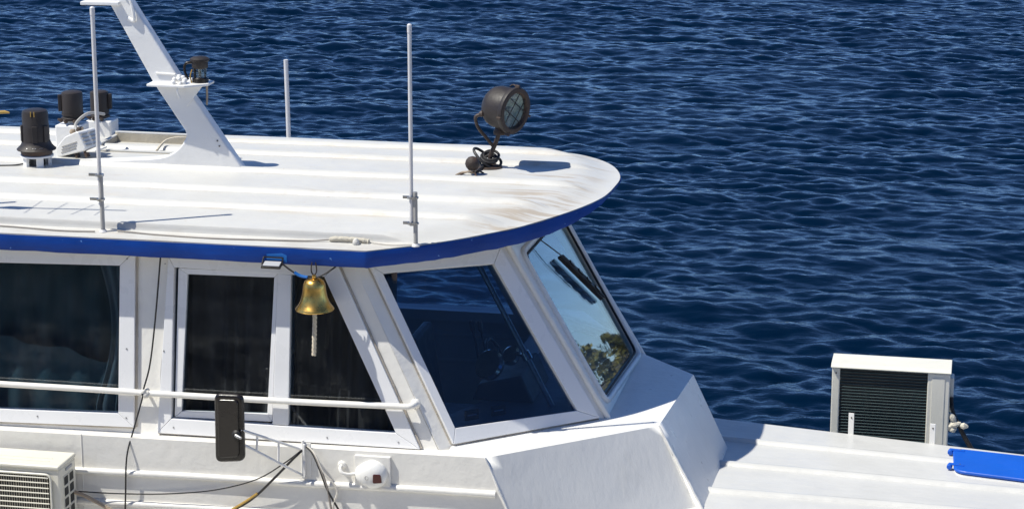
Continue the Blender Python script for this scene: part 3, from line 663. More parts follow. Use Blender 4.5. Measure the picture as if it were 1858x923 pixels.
def deck_lamp_skirted():
    o = V(-3.0, 1.62, rz(-3.0, 1.62) - .002); t = thing('signal_lamp', o, 'black signal lamp with a wide flared skirt, nearest of three on the roof', 'lamp', 'black signal lamps on the roof')
    for k in range(5):
        a = k * 1.2566 + .3; c = o + V(.095 * math.cos(a), .095 * math.sin(a), .035)
        MB().obox(c, V(math.cos(a), math.sin(a), 0) * .012, V(-math.sin(a), math.cos(a), 0) * .026, V(0, 0, .036)).build('stand_leg', 'mast', t, bevel=.003)
    MB().lathe([(.06, 0), (.06, .05)], o, n=16).build('core', 'dashdark', t)
    MB().lathe([(.125, 0), (.125, .012), (.115, .016)], o + V(0, 0, .07), n=28).build('mount_ring', 'mast', t, smooth=30)
    MB().lathe([(.112, 0), (.118, .006), (.118, .03), (.105, .036)], o + V(0, 0, .086), n=28).build('lower_ring', 'rust', t, smooth=40)
    MB().lathe([(.146, 0), (.148, .006), (.138, .016), (.120, .034), (.108, .058), (.106, .066)], o + V(0, 0, .122), n=32).build('skirt', 'black', t, smooth=50)
    MB().lathe([(.102, 0), (.1025, .10), (.100, .125), (.098, .13), (.097, .215), (.092, .232), (.07, .240)], o + V(0, 0, .186), n=28).build('housing', 'black', t, smooth=35)
    for a in (-2.6, -1.25, -.4, 1.5):
        d = V(math.cos(a), math.sin(a), 0); MB().obox(o + d * .104 + V(0, 0, .25), d * .008, d.cross(V(0, 0, 1)) * .02, V(0, 0, .062)).build('rib', 'black', t, bevel=.004)
    for dx in (.008, .035): MB().obox(o + V(dx, -.099, .405), V(.003, 0, 0), V(0, .002, 0), V(0, 0, .02)).build('paint_run', 'cable_yellow', t)
    for k in range(7):
        a = random.uniform(-2.6, -.6); MB().lathe([(.004, 0), (.003, .003)], o + V(.130 * math.cos(a), .130 * math.sin(a), .148), (math.cos(a), math.sin(a), .8), 6).build('rivet', 'steel', t)
def deck_lamp(x, y, z0, r, h, box, label, side):
    t = thing('signal_lamp', (x, y, z0), label, 'lamp', 'black signal lamps on the roof'); o = V(x, y, z0)
    (bx0, by0, bz0), (bx1, by1, bz1) = box
    MB().box(box[0], box[1]).build('pedestal', 'mast', t, bevel=.012)
    MB().lathe([(.05, -.03), (.05, .012)], o, n=14).build('neck', 'mast', t, smooth=40)
    MB().lathe([(r * .92, 0), (r * 1.08, .006), (r * 1.08, .022), (r * .95, .028), (r * .95, .04), (r * 1.05, .044), (r * 1.05, .056)], o + V(0, 0, .012), n=26).build('collar', 'black', t, smooth=35)
    MB().lathe([(r, 0), (r, h * .93), (r * .96, h), (r * .7, h + .008)], o + V(0, 0, .068), n=28).build('housing', 'black', t, smooth=40)
    a = R(side); d = V(math.cos(a), math.sin(a), 0)
    MB().obox(o + d * (r + .012) + V(0, 0, .068 + h * .5), d * .014, d.cross(V(0, 0, 1)) * .022, V(0, 0, h * .40)).build('side_fin', 'black', t, bevel=.004)
    for k in range(3):
        b = R(-150 + 45 * k); q = o + V(math.cos(b), math.sin(b), 0) * r * 1.1
        MB().lathe([(.013, -.01), (.017, 0), (.013, .014), (.008, .03)], q + V(0, 0, .012), (math.cos(b), math.sin(b), .5), 8).build('clip', 'rust', t, smooth=True)
    return t
deck_lamp_skirted()
zb = rz(-3.04, 2.45)
deck_lamp(-3.04, 2.45, 4.205, .083, .165, ((-3.15, 2.34, zb), (-2.95, 2.56, 4.19)), 'black signal lamp on a white box, middle of three on the roof', 200)
MB_y = MB().lathe([(.03, 0), (.035, .01), (.03, .02)], (-3.11, 2.36, 4.215), n=8)
deck_lamp(-3.02, 2.97, 4.13, .074, .155, ((-3.12, 2.90, 3.95), (-2.905, 3.08, 4.125)), 'black signal lamp partly behind the left rod antenna, farthest of three', 10)
def horn_box():
    o = V(-2.84, 2.02, 4.0); t = thing('vent_housing', o, 'white louvred plastic housing tilted beside the signal lamps', 'vent')
    u = V(.80, -.20, .30).normalized(); s_ = V(.28, .95, .0).normalized(); n = u.cross(s_).normalized(); s_ = n.cross(u)
    c = V(-2.83, 2.02, 4.12)
    body = MB().prism([c + u * a + n * b_ - s_ * .11 for a, b_ in ((-.155, -.055), (.12, -.075), (.135, -.06), (.115, .075), (.10, .085), (-.02, .075), (-.13, .02))], s_ * .22).build('body', 'mast', t, bevel=.012, segs=3)
    f = c + u * .129 + n * .004
    for col in (-.055, .045):
        for k in range(4):
            MB().obox(f + s_ * col + n * (.048 - k * .030) + u * (.001 - (.048 - k * .030) * .11), s_ * .036, n * .005, u * .006).build('louvre_slot', 'grey', t)
    for k in range(3):
        MB().obox(c - s_ * .111 + u * (-.02 + .012 * k) + n * (-.03 + k * .02), u * .075, n * .004, s_ * .003).build('louvre_slot', 'grey', t)
    for a in (-.09, .02, .11):
        MB().obox(c + u * a - n * .09 - s_ * .08, u * .01, s_ * .02, n * .035).build('foot', 'rust', t)
    MB().prism([c + u * .14 - n * .09 - s_ * .12, c + u * .22 - n * .11 - s_ * .12, c + u * .21 - n * .10 + s_ * .06, c + u * .14 - n * .075 + s_ * .06], n * .012).build('cloth_flap', 'cloth', t, bevel=.004)
    MB().tube(spline([c + u * .03 + n * .08, c + u * .0 + n * .15 + s_ * .05, c + u * .06 + n * .2 + s_ * .16, c + u * .10 + n * .16 + s_ * .3], 6), .012, 7).build('cable', 'grey', t, smooth=True)
    for k in range(4):
        MB().lathe([(.01, -.02), (.022, 0), (.012, .02)], c + n * .10 + u * random.uniform(-.03, .06) + s_ * random.uniform(-.02, .1), (random.random(), random.random(), .6), 8).build('cable_gland', 'rust' if k % 2 else 'tan', t, smooth=True)
horn_box()
def hatch():
    t = thing('roof_hatch', (-2.4, 2.5, 3.97), 'low beige hatch coaming on the roof behind the mast', 'hatch'); z = 3.99
    o4 = [V(-2.80, 2.22, z), V(-2.00, 2.22, z), V(-2.00, 2.72, z), V(-2.80, 2.72, z)]; i4 = [V(-2.77, 2.25, z), V(-2.03, 2.25, z), V(-2.03, 2.69, z), V(-2.77, 2.69, z)]
    for k in range(4):
        hh = (.035, .05, .085, .06)[k]
        MB().prism([o4[k], o4[(k + 1) % 4], i4[(k + 1) % 4], i4[k]], (0, 0, hh)).build('coaming', 'beige', t, bevel=.003)
        MB().prism([p + V(0, 0, hh + .001) for p in (o4[k], o4[(k + 1) % 4], i4[(k + 1) % 4], i4[k])], (0, 0, .012)).build('coaming_lip', 'roof', t, bevel=.003)
    MB().tube(spline([(-2.30, 2.3, 4.03), (-2.26, 2.42, 4.09), (-2.15, 2.5, 4.10), (-2.06, 2.55, 4.06)], 6), .010, 7).build('rope_end', 'rope', t, smooth=True)
hatch()
def searchlight():
    bx, by = .350, 2.22; dv = V(.075, -.362, .068); z = rz(bx, by); t = thing('searchlight', (bx, by, z), 'dark brown round searchlight on a bent arm near the roof front', 'searchlight')
    a = V(.88, -.45, -.10).normalized(); c = V(.405, 2.57, 4.415) + dv
    prof = [(.02, -.155), (.075, -.148), (.115, -.128), (.145, -.095), (.158, -.05), (.160, .0), (.160, .065), (.172, .072), (.176, .080), (.176, .105), (.168, .112)]
    MB().lathe(prof, c, a, 40, capped=False).build('drum', 'black', t, smooth=40)
    MB().lathe([(.168, .112), (.140, .112), (.132, .100), (.128, .085)], c, a, 40, capped=False).build('rim', 'rust', t, smooth=30)
    MB().lathe([(.129, 0), (.129, .004)], c + a * .086, a, 32).build('lamp_glass', 'lampglass', t)
    MB().lathe([(.01, -.05), (.06, -.035), (.10, .0), (.128, .05)], c + a * .03, a, 32, capped=False).build('reflector', 'reflector', t, smooth=True)
    MB().lathe([(.02, 0), (.024, .03), (.014, .05)], c + a * .02, a, 12).build('bulb', 'insidewhite', t, smooth=True)
    u = a.cross(V(0, 0, 1)).normalized(); q = u.cross(a)
    for ang in (35, 125):
        d = u * math.cos(R(ang)) + q * math.sin(R(ang)); e = u * -math.sin(R(ang)) + q * math.cos(R(ang))
        for off in (-.045, .045):
            L_ = math.sqrt(.13 ** 2 - off ** 2); MB().tube([c + a * .104 + e * off - d * L_, c + a * .107 + e * off + d * L_], .0035, 5).build('guard_wire', 'black', t, smooth=True)
    for ang in (95, 200, 290, 350):
        d = u * math.cos(R(ang)) + q * math.sin(R(ang)); MB().obox(c + a * .095 + d * .182, a * .018, d * .012, d.cross(a) * .010).build('rim_clip', 'rust', t, bevel=.003)
    MB().tube(spline([c + q * .160 - a * .0 - u * .05, c + q * .178 - u * .05 + a * .03, c + q * .165 - u * .05 + a * .07], 4), .006, 6).build('latch', 'rust', t, smooth=True)
    MB().lathe([(.05, -.02), (.055, .0), (.04, .03)], V(.375, 2.57, 4.235) + dv, (0, 0, 1), 16).build('tilt_joint', 'rust', t, smooth=40)
    MB().tube(spline([V(*q_) + dv for q_ in ((.365, 2.57, 4.24), (.352, 2.575, 4.19), (.325, 2.58, 4.12), (.30, 2.582, 4.06), (.280, 2.582, 3.96))], 5), [.017] * 21, 10).build('post', 'rust', t, smooth=True)
    MB().tube(spline([V(*q_) + dv for q_ in ((.245, 2.50, 4.375), (.20, 2.50, 4.35), (.215, 2.52, 4.27), (.27, 2.55, 4.19), (.318, 2.575, 4.12))], 6), .013, 8).build('yoke_arm', 'rust', t, smooth=True)
    MB().lathe([(.02, 0), (.025, .012), (.012, .03)], V(.255, 2.505, 4.378) + dv, (-.9, -.4, 0), 12).build('yoke_pivot', 'rust', t, smooth=True)
    MB().lathe([(.11, 0), (.11, .012), (.06, .022), (.02, .04)], V(bx, by, z - .002), n=24).build('base_plate', 'rust', t, smooth=35)
    for k in range(5):
        cc = V(bx + random.uniform(-.025, .025), by + random.uniform(-.02, .02), z + .035 + .014 * k); tilt = random.uniform(-.5, .5); rr = random.uniform(.055, .09)
        MB().tube([cc + V(rr * math.cos(w_), rr * math.sin(w_) * .9, rr * (.45 * math.sin(w_ + tilt * 3) + tilt * math.cos(w_))) for w_ in np.linspace(0, 2 * math.pi, 22)[:-1]], .011, 7, closed=True).build('cable_coil', 'rubber', t, smooth=True)
    MB().tube(spline([(bx, by, z + .03), (bx - .03, by - .12, z + .012), (bx - .04, by - .22, z + .014), (bx - .05, by - .28, z + .03)], 6), .012, 7).build('cable', 'rubber', t, smooth=True)
searchlight()
def bowl():
    x, y = .300, 1.92; z = rz(x, y); t = thing('small_round_lamp', (x, y, z), 'small dark rusty ball lamp on a wire stand beside the searchlight', 'lamp')
    MB().lathe([(.005, -.055), (.03, -.048), (.048, -.025), (.055, 0), (.048, .027), (.03, .047), (.005, .055)], V(x - .002, y, z + .085), n=24).build('ball', 'rust', t, smooth=True)
    MB().lathe([(.02, 0), (.024, .02), (.03, .03)], V(x, y, z + .012), n=12).build('neck', 'tan', t, smooth=True)
    for dx, dy in ((-.085, -.05), (.05, -.09), (-.05, .07), (.07, .06)):
        MB().tube(spline([(x, y, z + .03), (x + dx * .6, y + dy * .6, z + .022), (x + dx, y + dy, z + .002)], 4), .007, 6).build('leg', 'rust', t, smooth=True)
    MB().tube(spline([(x + .03, y, z + .04), (x - .03, y - .05, z + .032), (x - .08, y - .02, z + .018), (x - .115, y - .06, z + .004)], 5), .008, 6).build('cable', 'tan', t, smooth=True)
bowl()
# junction on the gutter and the cables lying along it
t = thing('cable_junction', (-.13, .13, 3.91), 'grimy taped cable joint lying in the roof gutter', 'cable joint')
MB().tube(spline([(-.30, .155, 3.925), (-.25, .15, 3.935), (-.16, .15, 3.936), (-.08, .15, 3.934), (-.02, .155, 3.925)], 5), [.008] + [.014 + .006 * random.random() for _ in range(19)] + [.006], 8).build('taped_joint', 'foil', t, smooth=True)
MB().lathe([(.018, 0), (.024, .01), (.022, .03), (.01, .045)], V(-.105, .12, 3.905), n=14).build('cap', 'cloth', t, smooth=True)
def gutter_wire(pts, mat, label, r=.005):
    o = MB().tube(spline(pts, 6), r, 6).build('gutter_cable', mat, None, smooth=True); tag(o, label, 'cable')
g0 = .012
gutter_wire([(-1.80, .13, zc(.13) + g0), (-1.5, .10, zc(.1) + .006), (-1.1, .085, zc(.08) + .006), (-.8, .10, zc(.1) + .006), (-.45, .12, zc(.12) + .008), (-.29, .155, 3.926)], 'cable_grey', 'thin grey cable lying in the gutter between the two antennas')
gutter_wire([(-4.2, .10, zc(.1) + .006), (-3.2, .13, zc(.13) + .006), (-2.6, .12, zc(.12) + .007), (-2.2, .09, zc(.09) + .006), (-1.95, .10, zc(.1) + .008)], 'cable_grey', 'thin grey cable in the gutter left of the first antenna')
gutter_wire([(-.02, .155, 3.926), (.05, .14, zc(.14) + .008), (.16, .13, zc(.13) + .006), (.28, .15, zc(.15) + .01)], 'cable_white', 'thin white cable from the taped joint to the right antenna', .004)
gutter_wire([(-3.35, 1.50, rz(-3.35, 1.5) + .006), (-3.15, 1.55, rz(-3.15, 1.55) + .006), (-3.02, 1.60, rz(-3, 1.6) + .03)], 'cable_black', 'thin dark cable running left from the skirted signal lamp', .006)
# television aerial left of the frame: its shadow falls on the roof
t = thing('television_aerial', (-3.62, .10, 3.92), 'comb-shaped television aerial on a pole at the left roof edge', 'aerial')
MB().tube([V(-3.72, .10, 3.90), V(-3.72, .10, 5.80)], .018, 8).build('pole', 'grey', t, smooth=True)
MB().tube([V(-3.78, .0, 5.60), V(-2.78, .06, 5.66)], .009, 6).build('boom', 'grey', t, smooth=True)
for k in range(4):
    x = -3.45 + .17 * k; MB().tube([V(x, -.10 + .008 * k, 5.62), V(x + .02 + .03 * (k % 3), .20 - .014 * k, 5.62)], .0035, 5).build('element', 'grey', t, smooth=True)
MB().box((-3.62, .0, 5.50), (-3.45, .04, 5.64)).build('amplifier_box', 'blackplastic', t, bevel=.01)
# far boathook tip at the left edge
o = MB().tube([V(-4.9, 3.0, 4.05), V(-3.9, 3.1, 4.13), V(-3.86, 3.1, 4.125)], [.014, .014, .006], 8).build('boathook', 'cable_yellow', None, smooth=True); tag(o, 'yellowish pole tip poking in at the left edge', 'pole')

# ------------------------------------------------------------------ things on the near side
def bell():
    o = V(-.355, -.035, 3.80); t = thing('ship_bell', o, 'polished brass bell with a short rope, hung under the blue roof edge', 'bell')
    ax = (0, 0, 1); c = V(-.356, -.035, 3.487)
    pr = [(.128, 0), (.130, .006), (.124, .016), (.112, .032), (.098, .055), (.088, .085), (.080, .12), (.077, .15), (.074, .175), (.064, .197), (.045, .210), (.015, .216)]
    MB().lathe(pr + pr[::-1][1:] if False else pr, c, ax, 44, capped=False).lathe([(.120, .002), (.10, .03), (.07, .12), (.02, .19)], c, ax, 32, capped=False).build('bell_body', 'brass', t, smooth=60)
    MB().lathe([(.1285, .0), (.1315, .004), (.1285, .009)], c, ax, 44, capped=False).build('lip', 'brass', t, smooth=True)
    MB().lathe([(.012, 0), (.016, .012), (.012, .03)], c + V(0, 0, .21), ax, 12).build('crown', 'brass', t, smooth=True)
    for s in (-1, 1): MB().tube(spline([c + V(0, 0, .235), c + V(.016 * s, 0, .255), c + V(.018 * s, 0, .29), c + V(.012 * s, 0, .325)], 5), .0045, 6).build('hanger', 'rust', t, smooth=True)
    MB().lathe([(.008, 0), (.022, .012), (.018, .035), (.007, .05), (.006, .15)], c + V(0, 0, -.03), ax, 12).build('clapper', 'rust', t, smooth=True)
    r = MB(); 
    for s in range(3):
        r.tube([c + V(.008 * math.cos(k * .55 + s * 2.094) - .012 * (k / 38.), .008 * math.sin(k * .55 + s * 2.094), -.025 - k * .0078) for k in range(39)], .0085, 6)
    r.build('bell_rope', 'rope', t, smooth=True)
bell()
def work_light():
    t = thing('work_light', (-.64, -.04, 3.80), 'small white flat floodlight in a black bracket on the blue edge', 'lamp')
    c = V(-.640, -.055, 3.785); ux = V(.068, 0, 0); uy = V(0, -.04, -.012); n = V(0, -.012, .04).normalized()
    MB().obox(c, ux, uy, n * .008).build('body', 'blackplastic', t, bevel=.004)
    MB().obox(c + n * .009, ux * .84, uy * .72, n * .002).build('diffuser', 'insidewhite', t)
    for s in (-1, 1): MB().tube([c + ux * s * 1.04, c + ux * s * .98 + V(0, .03, .045)], .006, 6).build('bracket', 'blackplastic', t, smooth=True)
    MB().tube([c + ux * -.98 + V(0, .03, .045), c + ux * .98 + V(0, .03, .045)], .006, 6).build('bracket', 'blackplastic', t, smooth=True)
    MB().prism([V(-.69, -.014, 3.80), V(-.55, -.014, 3.795), V(-.55, -.014, 3.845), V(-.585, -.014, 3.858), V(-.69, -.014, 3.848)], (0, .002, 0)).build('tape_patch', 'tapeblue', t)
work_light()
o = MB().tube(spline([(-.575, -.05, 3.80), (-.52, -.045, 3.755), (-.45, -.04, 3.715), (-.37, -.04, 3.705), (-.30, -.03, 3.725), (-.22, .02, 3.775)], 6), .006, 6).build('lamp_cable', 'cable_black', None, smooth=True); tag(o, 'black cable sagging from the floodlight behind the bell to the pillar', 'cable')
MB().tube(spline([(-.49, -.043, 3.738), (-.45, -.041, 3.716), (-.40, -.041, 3.707)], 5), .011, 7).build('tape_wrap', 'tapeblue', o, smooth=True)
def mirror():
    t = thing('wing_mirror', (-.44, -.15, 2.45), 'black oblong mirror on a white tubular arm beside the cabin', 'mirror')
    c = V(-.838, -.45, 2.755); ux = V(.985, -.06, .16 * 0).normalized(); uz = V(.02, .06, 1).normalized(); n = ux.cross(uz).normalized()
    if n.y > 0: n = -n
    q = rounded([c - ux * .096 - uz * .242, c + ux * .112 - uz * .217, c + ux * .094 + uz * .242, c - ux * .110 + uz * .234], .05, 7)
    MB().prism([p - n * .03 for p in q], n * .052).build('mirror_shell', 'blackplastic', t, bevel=.024, segs=6)
    q2 = rounded([c - ux * .065 - uz * .205, c + ux * .080 - uz * .182, c + ux * .068 + uz * .205, c - ux * .078 + uz * .198], .03, 5)
    MB().prism([p + n * .008 for p in q2], n * .027).build('mirror_back', 'blackplastic', t, bevel=.007, segs=3)
    MB().prism([p - n * .0315 for p in q2], n * .001).build('mirror_glass', 'chrome', t)
    pv = c + ux * .062 - uz * .03 + n * .034
    MB().lathe([(.030, 0), (.032, .008), (.022, .018), (.016, .03)], pv, n, 16).build('pivot', 'rubber', t, smooth=40)
    MB().lathe([(.012, 0), (.014, .02), (.009, .05)], pv + n * .02, V(.9, -.35, -.25), 10).build('clamp', 'steel', t, smooth=40)
    u0, u1 = V(-.755, -.47, 2.755), V(-.435, -.155, 2.535); l0, l1 = V(-.765, -.47, 2.665), V(-.43, -.155, 2.35)
    MB().tube([u0, u1], .0095, 8).build('arm_tube', 'mast', t, smooth=True); MB().tube([l0, l1], .0095, 8).build('arm_tube', 'mast', t, smooth=True)
    for f_ in (.27, .62): MB().tube([lerp(u0, u1, f_), lerp(l0, l1, f_ * .98)], .008, 7).build('arm_strut', 'mast', t, smooth=True)
    MB().tube([V(-.425, -.15, 2.60), V(-.425, -.15, 2.33)], .010, 8).build('hinge_pin', 'mast', t, smooth=True)
    MB().prism([V(-.42, -.138, 2.575), V(-.42, -.138, 2.345), V(-.42, -.175, 2.345), V(-.42, -.175, 2.44), V(-.42, -.168, 2.46), V(-.42, -.18, 2.50), V(-.42, -.175, 2.575)], (.012, 0, 0)).build('hinge_plate', 'mast', t)
    MB().obox(V(-.405, -.143, 2.46), V(.035, 0, 0), V(0, .004, 0), V(0, 0, .12)).build('wall_plate', 'white', t, bevel=.003)
mirror()
def nav_light():
    t = thing('side_light', (.06, -.14, 2.41), 'white domed side light with a small red lens on a square plate', 'lamp')
    MB().box((-.062, -.165, 2.297), (.186, -.1385, 2.522)).build('mounting_plate', 'white', t, bevel=.004)
    prof = [(.115, 0), (.117, .012), (.110, .035), (.092, .058), (.062, .074), (.025, .081), (.002, .082)]
    b = MB().lathe(prof, (0, 0, 0), (0, -1, 0), 40, capped=False)
    out = []
    for x, y, z in b.v:
        s = 1.0 - .32 * max(0, -x / .117) * abs(z) / .117
        out.append((.060 + x * (1.0 if x > 0 else 1.06) * .94, -.165 + y, 2.400 + z * s * .86))
    b.v = out; b.build('dome', 'fresh', t, smooth=60)
    L = [V(.085, -.243, 2.425), V(.135, -.230, 2.422), V(.142, -.230, 2.365), V(.083, -.244, 2.362)]
    MB().prism(rounded(L, .010, 3), V(.004, -.010, 0)).build('red_lens', 'redlens', t, bevel=.003, label='dark red lens')
    MB().ring([V(.080, -.238, 2.430), V(.140, -.226, 2.428), V(.147, -.226, 2.358), V(.078, -.239, 2.356)], [V(.088, -.240, 2.422), V(.133, -.228, 2.420), V(.139, -.228, 2.366), V(.086, -.241, 2.365)], V(0, .02, 0)).build('lens_frame', 'fresh', t)
    MB().tube([V(.042 + .012 * math.cos(a), -.2455, 2.395 + .013 * math.sin(a)) for a in np.linspace(0, 6.283, 15)[:-1]], .0022, 5, closed=True).build('screw_ring', 'steel', t, smooth=True)
    MB().lathe([(.03, 0), (.03, .01), (.02, .02)], V(-.155, -.139, 2.44), (0, -1, 0), 12).build('cable_gland', 'white', t, smooth=30)
    MB().tube(spline([(-.155, -.15, 2.44), (-.158, -.185, 2.43), (-.14, -.20, 2.405), (-.10, -.19, 2.392), (-.055, -.165, 2.392)], 5), .012, 8).build('conduit', 'white', t, smooth=True)
nav_light()
# loose cables
def cable(pts, r, mat, label, name='cable'):
    o = MB().tube(spline(pts, 7), r, 6).build(name, mat, None, smooth=True); tag(o, label, 'cable'); return o
cable([(-1.487, .125, 3.80), (-1.495, .115, 3.70), (-1.535, .085, 3.30), (-1.57, .045, 3.0), (-1.60, -.03, 2.83), (-1.605, -.035, 2.78), (-1.65, -.10, 2.58), (-1.68, -.175, 2.40), (-1.70, -.18, 2.1), (-1.73, -.18, 1.7)], .006, 'cable_black', 'black cable hanging down the wall between the two side windows')
o = MB()
for k in range(6):
    a = k * 1.05; o.lathe([(.006, -.025), (.02, -.012), (.022, .008), (.008, .024)], V(-1.592 + .016 * math.cos(a), -.008 + .012 * math.sin(a), 2.815 + .012 * math.sin(a * 2)), (math.cos(a), .5, math.sin(a)), 8)
o = o.build('rag_knot', 'cloth', None, smooth=True); tag(o, 'white rag knotted round the handrail beside the black cable', 'rag')
cable([(-.43, -.16, 2.53), (-.50, -.20, 2.46), (-.62, -.20, 2.33), (-.78, -.19, 2.17), (-.95, -.18, 2.06), (-1.15, -.18, 1.98)], .0085, 'cable_black', 'black cable sagging left from the mirror bracket')
cable([(-.74, -.20, 2.215), (-.83, -.198, 2.148), (-.95, -.19, 2.07), (-1.10, -.19, 2.01)], .0095, 'cable_yellow', 'yellow striped end of the cable below the mirror bracket')
cable([(-.43, -.16, 2.535), (-.55, -.195, 2.44), (-.75, -.19, 2.31), (-1.05, -.18, 2.21), (-1.4, -.175, 2.155), (-1.75, -.17, 2.13), (-2.03, -.21, 2.14)], .0045, 'cable_black', 'thin wire running left from the mirror bracket to the air conditioner')
for i, (dx, m, lb) in enumerate(((0, 'cable_black', 'black cable of the bundle hanging right of the mirror bracket'), (.02, 'cable_grey', 'grey cable of the bundle hanging right of the mirror bracket'), (.05, 'cable_white', 'pale cable of the bundle hanging right of the mirror bracket'))):
    cable([(-.40, -.15, 2.555), (-.345 + dx * .3, -.19, 2.52), (-.29 + dx * .4, -.20, 2.40), (-.25 + dx * (.2 + 1.2 * (i == 2)), -.195, 2.28), (-.235 + dx * .5 + .06 * (i == 0), -.19, 2.14), (-.20 + dx * .6 + .12 * (i == 0), -.18, 1.95), (-.18 + .2 * (i == 0), -.18, 1.7)], .0075, m, lb)
cable([(-2.05, -.25, 2.15), (-1.98, -.23, 2.12), (-1.85, -.20, 2.04), (-1.72, -.19, 1.96), (-1.6, -.19, 1.85)], .013, 'tan', 'tan hose leaving the near air conditioner', 'hose')

def aircon_near():
    x1, y0, y1, z1, w_, h = -2.045, -.50, -.20, 2.418, .84, .58; x0 = x1 - w_; z0 = z1 - h
    t = thing('air_conditioner', ((x0 + x1) / 2, -.35, z0), 'ivory air conditioner unit with wire grille on the near side wall', 'air conditioner')
    MB().box((x0, y0 + .012, z0), (x1, y1, z1 - .028)).build('casing', 'acwhite', t, bevel=.014, segs=3)
    MB().box((x0 - .006, y0, z1 - .032), (x1 + .004, y1 + .004, z1)).build('lid', 'acwhite', t, bevel=.012, segs=3)
    for k, y in enumerate((-.42, -.36)): MB().box((x0 + .05, y, z1 - .001), (x1 - .10, y + .012, z1 + .0035)).build('lid_rib', 'acwhite', t, bevel=.002)
    MB().box((x0 + .1, y0 + .004, z0 + .05), (x1 - .075, y0 + .0105, z1 - .075)).build('grille_back', 'fins', t)
    for k in range(38):
        x = x0 + .11 + k * (w_ - .195) / 37; MB().box((x - .0028, y0 - .004, z0 + .05), (x + .0028, y0 + .001, z1 - .075)).build('grille_bar', 'beige', t)
    for k in range(12):
        z = z1 - .085 - k * .037; MB().tube([V(x0 + .1, y0 - .008, z), V(x1 - .075, y0 - .008, z)], .0045, 6).build('grille_wire', 'acwhite', t, smooth=True)
    fr = [V(x0 + .085, y0 - .004, z1 - .062), V(x0 + .085, y0 - .004, z0 + .035), V(x1 - .06, y0 - .004, z0 + .035), V(x1 - .06, y0 - .004, z1 - .062)]
    MB().tube(rounded(fr, .04, 5), .008, 7, closed=True).build('grille_frame', 'acwhite', t, smooth=True)
    MB().lathe([(.008, 0), (.008, .005)], V(x1 - .085, y0 - .006, z1 - .085), (0, -1, 0), 10).build('screw', 'steel', t)
    MB().obox(V(x1 + .004, -.33, z1 - .060), V(.003, 0, 0), V(0, .055, 0), V(0, 0, .010)).build('grip_slot', 'insidewhite', t, bevel=.003)
    for c_ in range(2):
        for r_ in range(6):
            ya = -.425 + c_ * .095; za = z1 - .105 - r_ * .078
            MB().prism(rounded([V(x1 - .001, ya, za), V(x1 - .001, ya + .075, za), V(x1 - .001, ya + .075, za - .060), V(x1 - .001, ya, za - .060)], .012, 3), (.0035, 0, 0)).build('side_vent', 'fins', t)
            MB().tube(rounded([V(x1 + .002, ya - .004, za + .004), V(x1 + .002, ya + .079, za + .004), V(x1 + .002, ya + .079, za - .064), V(x1 + .002, ya - .004, za - .064)], .012, 3), .004, 5, closed=True).build('vent_rim', 'acwhite', t, smooth=True)
    for x in (x0 + .15, x1 - .15): MB().box((x - .02, y0 + .02, z0 - .03), (x + .02, -.139, z0 - .001)).build('wall_bracket', 'grey', t)
aircon_near()
def aircon_far():
    x0, x1, y0, y1, z1 = 2.918, 3.838, 2.95, 3.25, 2.425; z0 = z1 - .70
    t = thing('air_conditioner', ((x0 + x1) / 2, 3.1, z0), 'ivory air conditioner unit with dark condenser standing behind the foredeck', 'air conditioner')
    MB().box((x0 + .008, y0 + .02, z0), (x0 + .07, y1, z1 - .035)).build('end_post', 'acwhite', t, bevel=.008)
    MB().box((x1 - .178, y0 + .012, z0), (x1 - .006, y1, z1 - .035)).build('service_panel', 'acwhite', t, bevel=.008)
    MB().box((x1 - .145, y0 + .008, z0 + .05), (x1 - .045, y0 + .0125, z1 - .07)).build('panel_inset', 'acwhite', t, bevel=.003)
    MB().box((x0 + .06, y1 - .03, z0), (x1 - .17, y1 - .01, z1 - .03)).build('front_plate', 'fins', t)
    MB().box((x0 + .0, y0, z0 - .02), (x1, y1, z0 - .001)).build('base_pan', 'acwhite', t)
    # lid with a rounded front edge
    pr = [(y0 - .004, z1 - .030), (y0 - .006, z1 - .022), (y0 + .012, z1 - .012), (y0 + .03, z1), (y1, z1), (y1, z1 - .026), (y0 + .02, z1 - .026), (y0 + .016, z1 - .030)]
    MB().prism([V(x0, y, z) for y, z in pr], (x1 - x0, 0, 0)).build('lid', 'acwhite', t, bevel=.006, segs=2)
    MB().box((x0 + .067, y0 + .042, z0), (x1 - .176, y0 + .06, z1 - .03)).build('condenser', 'fins', t)
    for k in range(26):
        z = z1 - .042 - k * .0243; MB().tube([V(x0 + .07, y0 + .034, z), V(x1 - .178, y0 + .034, z)], .0034, 5).build('condenser_tube', 'finwire', t, smooth=True)
    for z in (z1 - .035,): MB().lathe([(.006, 0), (.006, .004)], V(x0 + .04, y0 + .018, z - .04), (0, -1, 0), 8).build('screw', 'rust', t)
    MB().box((x1 - .008, y0 + .14, z1 - .38), (x1 + .022, y1 - .03, z1 - .10)).build('valve_cover', 'acwhite', t, bevel=.008)
    for x in (x0 + .15, x1 - .2): MB().box((x - .02, y0 - .4, z0 - .06), (x + .02, y1 + .05, z0 - .021)).build('support_beam', 'grey', t)
    for x in (x0 + .15, x1 - .2): MB().box((x - .02, y1 - .05, 1.3), (x + .02, y1, z0 - .06)).build('support_post', 'grey', t)
aircon_far()
t = thing('refrigerant_pipes', (3.9, 3.05, 1.9), 'dark pipes with torn pale lagging beside the far air conditioner', 'pipes')
MB().tube(spline([(3.845, 3.06, 2.18), (3.86, 3.04, 2.08), (3.90, 3.0, 2.00), (3.95, 3.0, 1.91), (4.03, 3.0, 1.78), (4.15, 3.0, 1.6)], 6), .015, 7).build('pipe', 'rubber', t, smooth=True)
MB().tube(spline([(3.845, 3.02, 2.12), (3.88, 3.02, 2.02), (3.96, 3.02, 1.86), (4.06, 3.02, 1.7)], 6), .011, 7).build('pipe', 'rubber', t, smooth=True)
